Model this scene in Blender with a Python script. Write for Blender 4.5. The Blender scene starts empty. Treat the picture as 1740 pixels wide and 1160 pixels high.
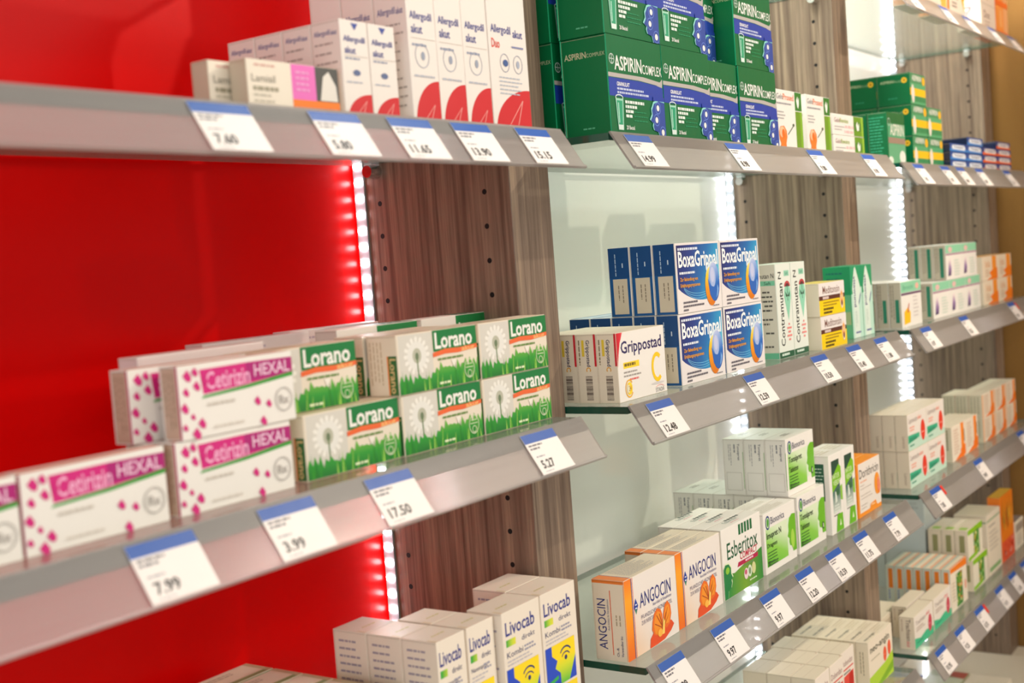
import bpy, bmesh, math, random
from mathutils import Matrix, Vector
random.seed(7)
EYE = 1.6                                   # camera height above the floor, metres
def W3(x, y, z): return Vector((x/1000.0, y/1000.0, z/1000.0+EYE))   # mm relative to the eye -> world metres
SC = bpy.context.scene
COL = SC.collection
# ------------------------------------------------------------------ camera
cam_d = bpy.data.cameras.new('camera'); cam = bpy.data.objects.new('camera', cam_d); COL.objects.link(cam)
YAW, PITCH, ROLL = 0.96659346, -0.06292066, -0.07482025
fw = Vector((math.sin(YAW)*math.cos(PITCH), math.cos(YAW)*math.cos(PITCH), math.sin(PITCH)))
r0 = Vector((math.cos(YAW), -math.sin(YAW), 0)); u0 = r0.cross(fw)
rr = math.cos(ROLL)*r0 + math.sin(ROLL)*u0; uu = -math.sin(ROLL)*r0 + math.cos(ROLL)*u0
R = Matrix(((rr.x, uu.x, -fw.x), (rr.y, uu.y, -fw.y), (rr.z, uu.z, -fw.z)))
cam.matrix_world = Matrix.Translation((0, 0, EYE)) @ R.to_4x4()
cam_d.sensor_width = 36.0; cam_d.lens = 2133.1/1740*36.0
cam_d.clip_start = 0.02; cam_d.clip_end = 50
cam_d.dof.use_dof = True; cam_d.dof.focus_distance = 1.33; cam_d.dof.aperture_fstop = 6.3
SC.camera = cam
# ------------------------------------------------------------------ world, lights, exposure
SC.view_settings.view_transform = 'Standard'; SC.view_settings.look = 'None'
SC.view_settings.gamma = 1.0; SC.view_settings.use_curve_mapping = False
SC.view_settings.exposure = -0.35
wd = bpy.data.worlds.new('world'); SC.world = wd; wd.use_nodes = True
wb = wd.node_tree.nodes['Background']; wb.inputs['Color'].default_value = (1.0, 0.945, 0.87, 1); wb.inputs['Strength'].default_value = 0.72
def area(name, loc, target, size, power, color, sy=None):
    l = bpy.data.lights.new(name, 'AREA'); l.shape = 'RECTANGLE'; l.size = size; l.size_y = sy or size
    l.energy = power; l.color = color
    o = bpy.data.objects.new(name, l); COL.objects.link(o); o.location = loc
    o.rotation_euler = (Vector(target)-Vector(loc)).to_track_quat('-Z', 'Y').to_euler(); return o
def spot(name, loc, target, power, color, radius=0.03, ang=70):
    l = bpy.data.lights.new(name, 'SPOT'); l.energy = power; l.color = color; l.shadow_soft_size = radius
    l.spot_size = math.radians(ang); l.spot_blend = 0.5
    o = bpy.data.objects.new(name, l); COL.objects.link(o); o.location = loc
    o.rotation_euler = (Vector(target)-Vector(loc)).to_track_quat('-Z', 'Y').to_euler(); return o
area('ceiling_panel_light', (1.9, -1.5, 2.85), (1.5, 0.6, 1.4), 1.4, 30, (1.0, 0.93, 0.85), 1.0)
area('left_side_fill', (-1.7, -0.6, 1.7), (1.4, 0.7, 1.4), 1.4, 26, (0.95, 0.95, 0.98), 1.4)  # unseen fill added to brighten the left-facing sides; no window stands here
for _n, _x, _p in (('red bay', .55, 1.0), ('middle bay', 1.43, 20.0), ('right bay', 2.3, 18.0)):
    area('bay_top_fill', (_x, .70, EYE+.86), (_x, .74, EYE), .74, _p, (1.0, .97, .92), .12)  # unseen fill added above each bay to lift back panels and carton tops
spot('ceiling_spot_right', (2.62, -0.95, 2.9), (0.95, 0.65, 1.5), 125, (1.0, 0.86, 0.68), 0.02, 75)
spot('left_fill_spot', (0.2, -1.2, 2.9), (1.6, 0.65, 1.4), 26, (1.0, 0.9, 0.76), 0.05, 80)  # extra spot added as fill for left carton faces, not a known fitting
# ------------------------------------------------------------------ materials
def lin(h):
    h = h.lstrip('#'); c = [int(h[i:i+2], 16)/255 for i in (0, 2, 4)]
    return tuple(x/12.92 if x <= .04045 else ((x+.055)/1.055)**2.4 for x in c)+(1,)
MATS = {}
def mat(name, col, rough=.42, metal=0.0, noise=.08, scale=60, coat=0.0, spec=.5):
    if name in MATS: return MATS[name]
    m = bpy.data.materials.new(name); m.use_nodes = True; nt = m.node_tree; b = nt.nodes['Principled BSDF']
    b.inputs['Base Color'].default_value = lin(col) if isinstance(col, str) else col
    b.inputs['Metallic'].default_value = metal; b.inputs['Coat Weight'].default_value = coat
    b.inputs['Specular IOR Level'].default_value = spec
    tc = nt.nodes.new('ShaderNodeTexCoord'); n = nt.nodes.new('ShaderNodeTexNoise'); n.inputs['Scale'].default_value = scale
    mr = nt.nodes.new('ShaderNodeMapRange'); mr.inputs[3].default_value = max(0, rough-noise); mr.inputs[4].default_value = rough+noise
    nt.links.new(tc.outputs['Object'], n.inputs['Vector']); nt.links.new(n.outputs['Fac'], mr.inputs[0]); nt.links.new(mr.outputs[0], b.inputs['Roughness'])
    MATS[name] = m; return m
def ink(col, rough=.4): return mat('ink_'+col.lstrip('#').lower(), col, rough)
def ramp(name, stops, axis, lo, hi, rough=.4):
    """printed colour ramp along a local direction of the carton (mm range lo..hi)"""
    if name in MATS: return MATS[name]
    m = mat(name, stops[0][1], rough); nt = m.node_tree; b = nt.nodes['Principled BSDF']
    tc = nt.nodes.new('ShaderNodeTexCoord'); d = nt.nodes.new('ShaderNodeVectorMath'); d.operation = 'DOT_PRODUCT'
    v = Vector(axis).normalized(); d.inputs[1].default_value = v
    mr = nt.nodes.new('ShaderNodeMapRange'); mr.inputs[1].default_value = lo/1000; mr.inputs[2].default_value = hi/1000
    cr = nt.nodes.new('ShaderNodeValToRGB'); e = cr.color_ramp.elements
    e[0].position = stops[0][0]; e[0].color = lin(stops[0][1]); e[1].position = stops[-1][0]; e[1].color = lin(stops[-1][1])
    for p, c in stops[1:-1]: k = e.new(p); k.color = lin(c)
    nt.links.new(tc.outputs['Object'], d.inputs[0]); nt.links.new(d.outputs['Value'], mr.inputs[0])
    nt.links.new(mr.outputs[0], cr.inputs[0]); nt.links.new(cr.outputs[0], b.inputs['Base Color']); return m
def wood(name, c1, c2, c3):
    m = mat(name, c1, .42); nt = m.node_tree; b = nt.nodes['Principled BSDF']
    tc = nt.nodes.new('ShaderNodeTexCoord'); mp = nt.nodes.new('ShaderNodeMapping'); mp.inputs['Scale'].default_value = (150, 150, 3.2)
    n1 = nt.nodes.new('ShaderNodeTexNoise'); n1.inputs['Scale'].default_value = 1.0; n1.inputs['Detail'].default_value = 5; n1.inputs['Distortion'].default_value = .6
    mp2 = nt.nodes.new('ShaderNodeMapping'); mp2.inputs['Scale'].default_value = (420, 420, 22)
    n2 = nt.nodes.new('ShaderNodeTexNoise'); n2.inputs['Scale'].default_value = 1.0; n2.inputs['Detail'].default_value = 3
    cr = nt.nodes.new('ShaderNodeValToRGB'); e = cr.color_ramp.elements
    e[0].position = .34; e[0].color = lin(c1); e[1].position = .68; e[1].color = lin(c3); k = e.new(.5); k.color = lin(c2)
    mx = nt.nodes.new('ShaderNodeMix'); mx.data_type = 'RGBA'; mx.blend_type = 'MULTIPLY'; mx.inputs[0].default_value = .45
    bw = nt.nodes.new('ShaderNodeValToRGB'); bw.color_ramp.elements[0].position = .3; bw.color_ramp.elements[0].color = (.45, .42, .4, 1); bw.color_ramp.elements[1].position = .6
    bp = nt.nodes.new('ShaderNodeBump'); bp.inputs['Strength'].default_value = .12; bp.inputs['Distance'].default_value = .001
    L = nt.links.new
    L(tc.outputs['Object'], mp.inputs[0]); L(mp.outputs[0], n1.inputs['Vector']); L(tc.outputs['Object'], mp2.inputs[0]); L(mp2.outputs[0], n2.inputs['Vector'])
    L(n1.outputs['Fac'], cr.inputs[0]); L(n2.outputs['Fac'], bw.inputs[0]); L(cr.outputs[0], mx.inputs[6]); L(bw.outputs[0], mx.inputs[7])
    L(mx.outputs[2], b.inputs['Base Color']); L(n2.outputs['Fac'], bp.inputs['Height']); L(bp.outputs[0], b.inputs['Normal'])
    return m
def clear(name, tint, milky, mcol, rough, ior=1.5, frost=0):
    """clear sheet: Fresnel reflection over plain transmission, with a share of milky plastic"""
    m = bpy.data.materials.new(name); m.use_nodes = True; nt = m.node_tree; nt.nodes.clear(); L = nt.links.new
    o = nt.nodes.new('ShaderNodeOutputMaterial'); t = nt.nodes.new('ShaderNodeBsdfTransparent'); t.inputs[0].default_value = lin(tint)
    g = nt.nodes.new('ShaderNodeBsdfGlossy'); g.inputs['Roughness'].default_value = rough
    f = nt.nodes.new('ShaderNodeFresnel'); ge = nt.nodes.new('ShaderNodeNewGeometry'); ma = nt.nodes.new('ShaderNodeMapRange'); ma.inputs[3].default_value = ior; ma.inputs[4].default_value = 1/ior
    L(ge.outputs['Backfacing'], ma.inputs[0]); L(ma.outputs[0], f.inputs[0])      # same reflectance from inside the sheet as from outside
    mx = nt.nodes.new('ShaderNodeMixShader'); L(f.outputs[0], mx.inputs[0]); L(t.outputs[0], mx.inputs[1]); L(g.outputs[0], mx.inputs[2])
    if frost > 0:                                                  # frosted moulding: part of the light is scattered on its way through
        rf = nt.nodes.new('ShaderNodeBsdfRefraction'); rf.inputs['Roughness'].default_value = .4; rf.inputs['IOR'].default_value = 1.25; rf.inputs[0].default_value = lin(tint)
        m3 = nt.nodes.new('ShaderNodeMixShader'); m3.inputs[0].default_value = frost; L(t.outputs[0], m3.inputs[1]); L(rf.outputs[0], m3.inputs[2]); L(m3.outputs[0], mx.inputs[1])
    last = mx
    if milky > 0:
        p = nt.nodes.new('ShaderNodeBsdfPrincipled'); p.inputs['Base Color'].default_value = lin(mcol); p.inputs['Roughness'].default_value = .3
        tc = nt.nodes.new('ShaderNodeTexCoord'); mp = nt.nodes.new('ShaderNodeMapping'); mp.inputs['Scale'].default_value = (4, 300, 300)
        n = nt.nodes.new('ShaderNodeTexNoise'); n.inputs['Scale'].default_value = 1
        mr = nt.nodes.new('ShaderNodeMapRange'); mr.inputs[3].default_value = milky*.7; mr.inputs[4].default_value = milky*1.3
        L(tc.outputs['Object'], mp.inputs[0]); L(mp.outputs[0], n.inputs['Vector']); L(n.outputs['Fac'], mr.inputs[0])
        m2 = nt.nodes.new('ShaderNodeMixShader'); L(mr.outputs[0], m2.inputs[0]); L(mx.outputs[0], m2.inputs[1]); L(p.outputs[0], m2.inputs[2]); last = m2
    L(last.outputs[0], o.inputs[0]); MATS[name] = m; return m
def emit(name, col, s):
    m = bpy.data.materials.new(name); m.use_nodes = True; nt = m.node_tree; nt.nodes.clear()
    o = nt.nodes.new('ShaderNodeOutputMaterial'); e = nt.nodes.new('ShaderNodeEmission'); e.inputs[0].default_value = col; e.inputs[1].default_value = s
    nt.links.new(e.outputs[0], o.inputs[0]); MATS[name] = m; return m
CARD = mat('white_card', '#f1ece4', .45); CREAM = mat('cream_card', '#ecdfc8', .5)
GLASS = clear('shelf_glass', '#f6fbf8', .15, '#eef0e8', .06)
EDGE = mat('green_glass_edge', '#034a3a', .08, noise=.03, scale=200, coat=.6)
RAIL = clear('milky_rail_plastic', '#f4f0ee', .18, '#f8f2ef', .15, 1.5, .8)
CHROME = mat('chrome', '#d8d8d8', .12, 1.0)
DARK = mat('drill_black', '#0d0a09', .8)
WOOD = wood('walnut_board', '#6a5647', '#84705f', '#9c8670')
# ------------------------------------------------------------------ mesh helpers
def mesh_obj(name, bm, mats, loc=None, parent=None):
    me = bpy.data.meshes.new(name); bm.to_mesh(me); bm.free()
    for m in mats: me.materials.append(m)
    o = bpy.data.objects.new(name, me); COL.objects.link(o)
    if loc is not None: o.location = loc
    if parent: o.parent = parent
    return o
def bbox(bm, a, b, mi=0, bev=0, seg=2):
    """axis aligned box, metres, local"""
    r = bmesh.ops.create_cube(bm, size=1); vs = r['verts']
    for v in vs:
        for i in range(3): v.co[i] = a[i]+(b[i]-a[i])*(v.co[i]+.5)
    fs = list({f for v in vs for f in v.link_faces})
    for f in fs: f.material_index = mi
    if bev:
        es = list({e for v in vs for e in v.link_edges})
        r2 = bmesh.ops.bevel(bm, geom=es, offset=bev, segments=seg, affect='EDGES', profile=.5)
        for f in r2['faces']: f.material_index = mi
def tag(o, label, cat, group=None):
    o['label'] = label; o['category'] = cat
    if group: o['group'] = group
    return o
def struct(name, bm, mats, label=None):
    o = mesh_obj(name, bm, mats); o['kind'] = 'structure'
    if label: o['label'] = label
    return o
def empty(name, loc):
    o = bpy.data.objects.new(name, None); COL.objects.link(o); o.location = loc; o.empty_display_size = .02; return o
_TXT = {}
def glyphs(s, bold=0.0):
    k = (s, bold)
    if k in _TXT: return _TXT[k]
    c = bpy.data.curves.new('t', 'FONT'); c.body = s; c.size = 1; c.offset = bold*.5; c.resolution_u = 2
    o = bpy.data.objects.new('t', c); COL.objects.link(o)
    dg = bpy.context.evaluated_depsgraph_get(); me = o.evaluated_get(dg).to_mesh()
    vs = [(v.co.x, v.co.y) for v in me.vertices]; ps = [tuple(p.vertices) for p in me.polygons]
    o.evaluated_get(dg).to_mesh_clear(); bpy.data.objects.remove(o); bpy.data.curves.remove(c)
    x0 = min(v[0] for v in vs); x1 = max(v[0] for v in vs); y0 = min(v[1] for v in vs); y1 = max(v[1] for v in vs)
    vs = [((x-x0)/(x1-x0), (y-y0)/(y1-y0)) for x, y in vs]
    _TXT[k] = (vs, ps); return _TXT[k]
class Art:
    """prints flat shapes on the faces of a carton W x H x D (mm); origin = front lower left corner"""
    def __init__(s, W, H, D, base=None, dy=0):
        s.W, s.H, s.D = W, H, D; s.v = []; s.f = []; s.mi = []; s.mats = [base or CARD]; s.n = 0; s.face = 'F'
    def to3(s, u, v):
        k = .05+.035*s.n
        k = min(k, .9)
        if s.face == 'F': p = (u, -k, v)
        elif s.face == 'L': p = (-k, s.D-u, v)
        elif s.face == 'T': p = (u, v, s.H+k)
        else: p = (s.W+k, u, v)
        return (p[0]/1000, p[1]/1000, p[2]/1000)
    def slot(s, m):
        if isinstance(m, str): m = ink(m)
        if m not in s.mats: s.mats.append(m)
        return s.mats.index(m)
    def on(s, face): s.face = face; s.n = 0; return s
    def poly(s, pts, m, step=True):
        if step: s.n += 1
        b = len(s.v); s.v += [s.to3(*p) for p in pts]; ids = list(range(b, b+len(pts)))
        A = sum(pts[i][0]*pts[(i+1) % len(pts)][1]-pts[(i+1) % len(pts)][0]*pts[i][1] for i in range(len(pts)))
        if A < 0: ids.reverse()
        s.f.append(tuple(ids)); s.mi.append(s.slot(m))
    def rect(s, a, b, c, d, m, step=True): s.poly([(a, b), (c, b), (c, d), (a, d)], m, step)
    def frect(s, a, b, c, d, m):
        w, h = s.dim(); s.rect(a*w, b*h, c*w, d*h, m)
    def dim(s): return {'F': (s.W, s.H), 'L': (s.D, s.H), 'T': (s.W, s.D), 'R': (s.D, s.H)}[s.face]
    def ell(s, cu, cv, ru, rv, m, n=20, a0=0, a1=360, step=True):
        pts = [(cu+ru*math.cos(math.radians(a0+(a1-a0)*i/n)), cv+rv*math.sin(math.radians(a0+(a1-a0)*i/n))) for i in range(n if a1-a0 == 360 else n+1)]
        s.poly(pts, m, step)
    def ring(s, cu, cv, ru, rv, t, m, n=24, a0=0, a1=360):
        s.n += 1
        for i in range(n):
            A, B = math.radians(a0+(a1-a0)*i/n), math.radians(a0+(a1-a0)*(i+1)/n)
            s.poly([(cu+ru*math.cos(A), cv+rv*math.sin(A)), (cu+ru*math.cos(B), cv+rv*math.sin(B)), (cu+(ru-t)*math.cos(B), cv+(rv-t)*math.sin(B)), (cu+(ru-t)*math.cos(A), cv+(rv-t)*math.sin(A))], m, False)
    def text(s, t, u, v, w, h, m, bold=.0, rot=0, shear=0):
        """fit text into a w x h (mm) box at u,v; rot=90 reads upward, -90 downward"""
        s.n += 1; vs, ps = glyphs(t, bold); b = len(s.v)
        for x, y in vs:
            if rot == 0: p = (u+x*w+shear*y*h, v+y*h)
            elif rot == 90: p = (u+(1-y)*w, v+x*h)
            else: p = (u+y*w, v+(1-x)*h)
            s.v.append(s.to3(*p))
        si = s.slot(m)
        for q in ps: s.f.append(tuple(b+i for i in q)); s.mi.append(si)
    def words(s, u, v, w, n, lh, m, fill=.55, seed=1, rot=0):
        """n lines of fine print, drawn as word-long strokes, top line at v"""
        s.n += 1; rg = random.Random(seed+int(u*7+v*3))
        for i in range(n):
            x = 0; wl = w*rg.uniform(.7, 1)
            while x < wl:
                q = min(rg.uniform(2.0, 6.5), wl-x)
                if q > .8:
                    if rot: s.rect(u+i*lh, v-x-q, u+i*lh+lh*fill, v-x, m, False)
                    else: s.rect(u+x, v-i*lh-lh*fill, u+x+q, v-i*lh, m, False)
                x += q+.9
    def build(s, bev=.5):
        bm = bmesh.new(); bbox(bm, (0, 0, 0), (s.W/1000, s.D/1000, s.H/1000), 0, bev/1000)
        me = bpy.data.meshes.new('carton'); bm.to_mesh(me); bm.free()
        V = [tuple(v.co) for v in me.vertices]; F = [tuple(p.vertices) for p in me.polygons]; M = [p.material_index for p in me.polygons]
        k = len(V); V += s.v; F += [tuple(k+i for i in f) for f in s.f]; M += s.mi
        m2 = bpy.data.meshes.new('carton'); m2.from_pydata(V, [], F); bpy.data.meshes.remove(me)
        for m in s.mats: m2.materials.append(m)
        m2.polygons.foreach_set('material_index', M); m2.update()
        # same face winding as the outward normal
        return m2
SEAM = '#b5a893'
def seams(a, tone=SEAM):
    """closing-flap slits every tuck carton has on its end and top"""
    a.on('L'); w, h = a.dim(); a.rect(.8, h-1.5, w-.8, h-1.2, tone); a.rect(1.2, .9, 1.45, h-1.2, tone, False)
    a.on('T'); w, h = a.dim(); a.rect(.9, h-1.4, w-.9, h-1.1, tone)
KIND = {}
def kind(name, *a):
    def deco(fn):
        def get():
            if name not in KIND:
                art = Art(*a); seams(art, SEAM); fn(art); KIND[name] = art.build(); KIND[name].name = 'carton'
            return KIND[name]
        GET[name] = (get, a); return fn
    return deco
GET = {}
# ------------------------------------------------------------------ carton artwork
def head(a, cu, cv, w, h, col, outline=None):
    """human head in profile looking left (w,h = size, cu,cv = lower right corner)"""
    P = [(0, 0), (-.42, 0), (-.5, .16), (-.78, .2), (-.84, .3), (-.8, .38), (-.9, .42), (-1.0, .46), (-.86, .6), (-.88, .74), (-.72, .92), (-.4, 1.0), (0, .97)]
    if outline: a.poly([(cu+x*w*1.07, cv+y*h*1.05) for x, y in P], outline)
    a.poly([(cu+x*w, cv+y*h) for x, y in P], col)
ASP = mat('green_card', '#006b3c', .36, spec=.35)
@kind('aspirin', 110, 95, 51, ASP)
def _(a):
    a.on('F'); W, H = a.dim()
    a.poly([(0, 55), (60, 55), (96, 53), (108, 50), (109.5, 56), (109.5, 60), (104, 56.5), (70, 59), (0, 59)], '#b9b2ad')
    a.poly([(0, 37), (109.5, 37), (109.5, 51), (96, 52.6), (60, 54.4), (0, 54.4)], '#1b3da6')
    a.text('ASPIRIN', 13, 62, 54, 14, '#f4f4ee', .03); a.text('COMPLEX', 68, 62, 41, 9.5, '#f4f4ee', .01)
    a.ring(8, 72, 5, 5, .8, '#d8e6de'); a.rect(7.6, 68, 8.4, 76, '#d8e6de'); a.rect(4, 71.6, 12, 72.4, '#d8e6de', False)
    a.text('GRANULAT', 15, 47, 25, 4, '#ffffff', .04); a.words(15, 45.5, 66, 2, 3.6, '#c8d2ee')
    a.words(29, 34, 46, 1, 4, '#e6f2ea', .7); a.words(29, 29.5, 27, 1, 4, '#e6f2ea', .7, 2); a.words(29, 25, 22, 1, 4, '#e6f2ea', .7, 3); a.words(29, 20.5, 18, 1, 4, '#e6f2ea', .7, 5)
    a.words(45, 24, 35, 3, 4.2, '#189a68', .2, 9)
    a.ring(17.5, 38-2, 7.5, 3, 1, '#e8f6ee', 20); a.poly([(10, 35), (12.5, 5), (22.5, 5), (25, 35)], '#9fd8be'); a.poly([(12, 33), (14, 9), (21, 9), (23, 33)], '#23a074')
    a.poly([(12.6, 10), (13, 5.5), (22, 5.5), (22.4, 10)], '#dfeee8'); a.rect(14.3, 12, 15.6, 31, '#c9efe0')
    a.text('20 Beutel', 28, 6, 16, 4, '#f2f2ee', .03)
    head(a, 109.6, 0, 31, 37, '#26479f', '#8fdcd2'); a.rect(86, 37, 109.6, 41, '#1b3da6')
    for cu, cv, r in ((95, 30, 3), (91, 18, 3), (103, 6, 3.2)):
        a.ring(cu, cv, r+3, r+3, .7, '#6f8fe0'); a.ell(cu, cv, r, r, '#f4f1ee')
    a.on('L'); a.text('ASPIRIN', 4, 75, 24, 6, '#cfc6a2', .02); a.text('COMPLEX', 28.5, 75.3, 20, 3.6, '#b9c29c')
    a.rect(0, 0, 1.2, 95, '#2fc48e'); a.rect(49.8, 0, 51, 95, '#22b07c', False); a.words(20, 9, 14, 1, 2.5, '#58b088')
    a.on('T'); a.text('ASPIRIN', 10, 18, 50, 14, '#e8eee6', .02)
@kind('gelo_tall', 88, 77, 18, CARD)
def _(a):
    a.on('F'); a.rect(65, .5, 87.6, 52, '#6f9a26'); a.rect(65, 53, 87.6, 76.5, '#2f7d2c', False)
    a.poly([(73, 58), (70, 66), (75, 72), (76, 66), (80, 71), (79, 62), (76, 56)], '#f4f6ee')
    a.rect(80, 1, 87.6, 52, '#83b52e')
    a.text('Gelo', 5, 65, 21, 7, '#8f8f93', .02); a.text('Prosed', 26, 64.5, 35, 8, '#f08a62', .03)
    a.words(5, 61, 52, 1, 4, '#a9a9ad'); a.words(5, 50, 26, 3, 4, '#b3b0b0', .4)
    a.poly([(8, 1), (12, 10), (8, 15), (7, 24), (13, 31), (24, 32), (32, 26), (33, 18), (29, 10), (30, 1)], '#f08030'); a.ell(18, 24, 9, 7, '#f6c39c'); a.ell(21, 22, 5, 6, '#ee7222')
    a.poly([(36, 22), (37, 21), (57, 33), (56, 34)], '#5c6a55'); a.ell(56, 34, 3, 2, '#5c6a55')
    a.on('L'); a.words(2, 70, 12, 6, 6, '#c5bfb2')
@kind('gelo_flat', 127, 28.6, 45, CARD)
def _(a):
    a.on('F'); a.rect(86, .5, 126.6, 28.2, '#6a9a2a'); a.rect(86, 8, 126.6, 20, '#4d8430'); a.rect(118, .5, 126.6, 28.2, '#93c23c')
    a.poly([(100, 8), (96, 16), (102, 22), (105, 15), (110, 20), (108, 9)], '#f4f6ee')
    a.text('Gelo', 8, 17, 22, 6.5, '#b08f8f', .02); a.text('Revoice', 30, 17, 34, 6.5, '#9cb24e', .02); a.words(8, 12, 40, 2, 4, '#c4bcbc', .4)
    for i in range(14): a.ring(48+i*2.6+(i % 3), 5+(i*7 % 14), 1.9, 1.9, .6, '#ee8796', 8)
@kind('aspirin_c', 84, 50, 54, ASP)
def _(a):
    a.on('F'); a.rect(0, .4, 83.6, 49.6, '#4fa774'); a.rect(0, 34, 83.6, 49.6, '#3f8f62'); a.rect(0, 14, 83.6, 26, '#f6c21c'); a.rect(.4, 5, 83.6, 13.5, '#2c8a58'); a.ell(14, 17, 8, 15, '#e8e0d4')
    a.text('ASPIRIN', 12, 38, 50, 9, '#f4efe6', .03); a.ell(74, 40, 8, 7, '#f7b822')
    a.on('L'); a.text('ASPIRIN', 6, 36, 22, 4.5, '#c7cfa8', .02); a.text('PLUS', 29, 36, 11, 3.2, '#a9bf96'); a.ell(45, 38.5, 4.6, 4.6, '#f1c02a'); a.ell(45, 38.5, 2.2, 2.2, '#c08a18'); a.words(18, 12, 18, 1, 3, '#2a9a72')
@kind('aspirin_sachet', 87, 79, 30, ASP)
def _(a):
    a.on('F'); a.rect(3, .5, 86.5, 62, '#4aa276'); a.text('ASPIRIN', 14, 44, 68, 18, '#e6e3d6', .04); a.rect(4, 32, 86.5, 41, '#9d8475'); a.rect(3, .5, 86.5, 31, '#63ad83'); a.ell(70, 12, 15, 10, '#e8ece2'); a.ell(12, 6, 12, 6, '#e8ece2')
    a.ring(9, 64, 6, 6, 1, '#cfe3d6')
    a.on('L'); a.words(3, 72, 24, 13, 4.6, '#3cae87', .35)
for nm, base, c1, c2 in (('tablet_blue', '#1b4f9c', '#2f86d6', '#e8eef6'), ('tablet_orange', '#1c2b52', '#ff6a2a', '#f0e8e6')):
    def mk(nm=nm, base=base, c1=c1, c2=c2):
        @kind(nm, 109, 14, 60, mat('card_'+nm, '#14224a', .35))
        def _(a):
            a.on('F'); a.rect(.3, .3, 108.7, 6.5, c1); a.rect(.3, 5, 108.7, 13.7, base if nm == 'tablet_blue' else '#2a3f8c'); a.poly([(18, 4), (96, 3), (100, 8), (90, 11.5), (20, 11.5), (12, 8)], c2)
            a.text('Thomapyrin', 24, 4.6, 62, 6, '#3a4a7c', .03)
            a.on('T'); a.rect(.5, .5, 108, 40, '#1b3266')
    mk()
@kind('hexal', 101, 47, 17, CARD)
def _(a):
    P = '#d6247f'; a.on('F')
    a.poly([(20, 27), (58, 29), (100.6, 33), (100.6, 43), (60, 43.5), (18, 43)], P); a.rect(58, 31, 100.6, 43, '#b01c74')
    a.poly([(18, 24.5), (58, 26.5), (100.6, 30.2), (100.6, 33), (58, 28.8), (20, 26.2)], '#3f9d3b')
    a.text('Cetirizin', 23, 29.5, 38, 11.5, '#f4b4d4', .03); a.text('HEXAL', 65, 33.5, 33, 8, '#eec6dc', .03)
    for u, v, q in ((8, 40, 4), (6, 30, 3), (15, 33, 3.4), (4, 20, 3.6), (10, 14, 2.2), (17, 9, 3.6), (12, 3, 4), (22, 36, 3), (66, 17, 3.2), (76, 14, 2.8), (70, 3, 3.4), (3, 8, 2.4), (14, 42, 3)):
        a.poly([(u, v+q), (u+q*.8, v-q*.2), (u+q*.5, v-q), (u-q*.3, v-q*.8), (u-q, v+q*.1)], P)
    a.words(22, 21, 30, 1, 3, '#cfc6ba'); a.words(26, 6, 36, 1, 2.6, '#d8cfc4')
    a.ring(90, 15, 8.2, 8.2, .9, '#b9b4ae'); a.text('Rx', 85.5, 12, 9, 6, '#b0aaa4', .02)
    a.on('L'); a.rect(2, 1, 15, 46, '#cbb09a'); a.words(4, 43, 38, 3, 3.6, '#a48872', .4, 3, 1); a.rect(15.4, .5, 17, 46.5, '#c02a6c')
    a.on('T'); a.rect(1, 1, 100, 9, '#eda184'); a.rect(1, 1, 100, 4.5, '#e08a70')
GR = ramp('printed_grass_green', [(0, '#12702a'), (.5, '#2f9a34'), (.85, '#6fb545'), (1, '#a8cf70')], (0, 0, 1), 0, 22)
@kind('lorano', 104, 47, 30, CREAM)
def _(a):
    a.on('F'); a.rect(.5, .5, 103.6, 46.6, '#ecdfcb'); a.rect(2, 8, 44, 46, '#dad5ca')
    for i in range(16):
        an = i*math.pi/8; a.poly([(24, 29), (24+15*math.cos(an-.12), 29+14*math.sin(an-.12)), (24+16.5*math.cos(an), 29+15.5*math.sin(an)), (24+15*math.cos(an+.12), 29+14*math.sin(an+.12))], '#f3efe6', i == 0)
    a.ell(24, 29, 12, 11, '#ebe8e0'); a.ell(24, 29, 5.5, 6, '#bdbca8'); a.ell(24, 28.5, 2.2, 3, '#6f8060'); a.poly([(23.4, 27), (24.6, 27), (25.6, 1), (24, 1)], '#5f7a44')
    rg = random.Random(5); pts = [(.5, .5)]; x = .5
    while x < 102: pts += [(x, rg.uniform(7, 11)+(6 if x > 44 else 0)), (x+2.2, rg.uniform(16, 22) if x > 40 else rg.uniform(10, 17))]; x += 5.6
    pts += [(103.6, 12), (103.6, .5)]; a.poly(pts, GR)
    for i in range(34):
        x = rg.uniform(2, 100); a.poly([(x, .6), (x+1.6, .6), (x+.8+rg.uniform(-2, 2), rg.uniform(9, 20))], rg.choice(['#177a22', '#6fbb33', '#2f9526', '#a2d35a']), i == 0)
    a.rect(45, 29.8, 103.6, 46.6, '#0c7a3a'); a.text('Lorano', 47.5, 31.5, 50, 13.2, '#f6f2ea', .05)
    a.poly([(44, 25.5), (60, 27), (78, 26.4), (103.6, 28.2), (103.6, 31.5), (80, 30.4), (60, 31), (44, 29)], '#ee6a35'); a.text('akut', 82, 27.2, 18, 4, '#f8c27a', .03)
    a.words(50, 24, 42, 1, 2.8, '#6f8f4a', .6); a.poly([(67, 21.5), (74, 21.5), (70.5, 15)], '#f6efe2')
    a.ring(91, 12, 7, 8, .7, '#dfe9c4', 16); a.rect(86, 12.6, 96, 13.2, '#dfe9c4'); a.rect(87, 15.4, 95, 16, '#dfe9c4', False); a.ring(91, 8, 3, 3, .6, '#dfe9c4', 10); a.words(50, 5, 20, 1, 3, '#e4efc4', .6)
    a.on('L'); a.rect(21, .6, 29.4, 31, '#2f6a34'); a.rect(19.6, .6, 21, 31, '#ee8a45', False); a.text('Lorano', 22.2, 2, 6, 27, '#e8c48a', .03, -90); a.words(3, 42, 34, 4, 3.6, '#c9b592', .3, 5, 1)
    a.on('T'); a.rect(1, 1, 103, 14, '#e6d3b4'); a.words(6, 22, 60, 3, 4, '#c9b592', .4)
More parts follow.
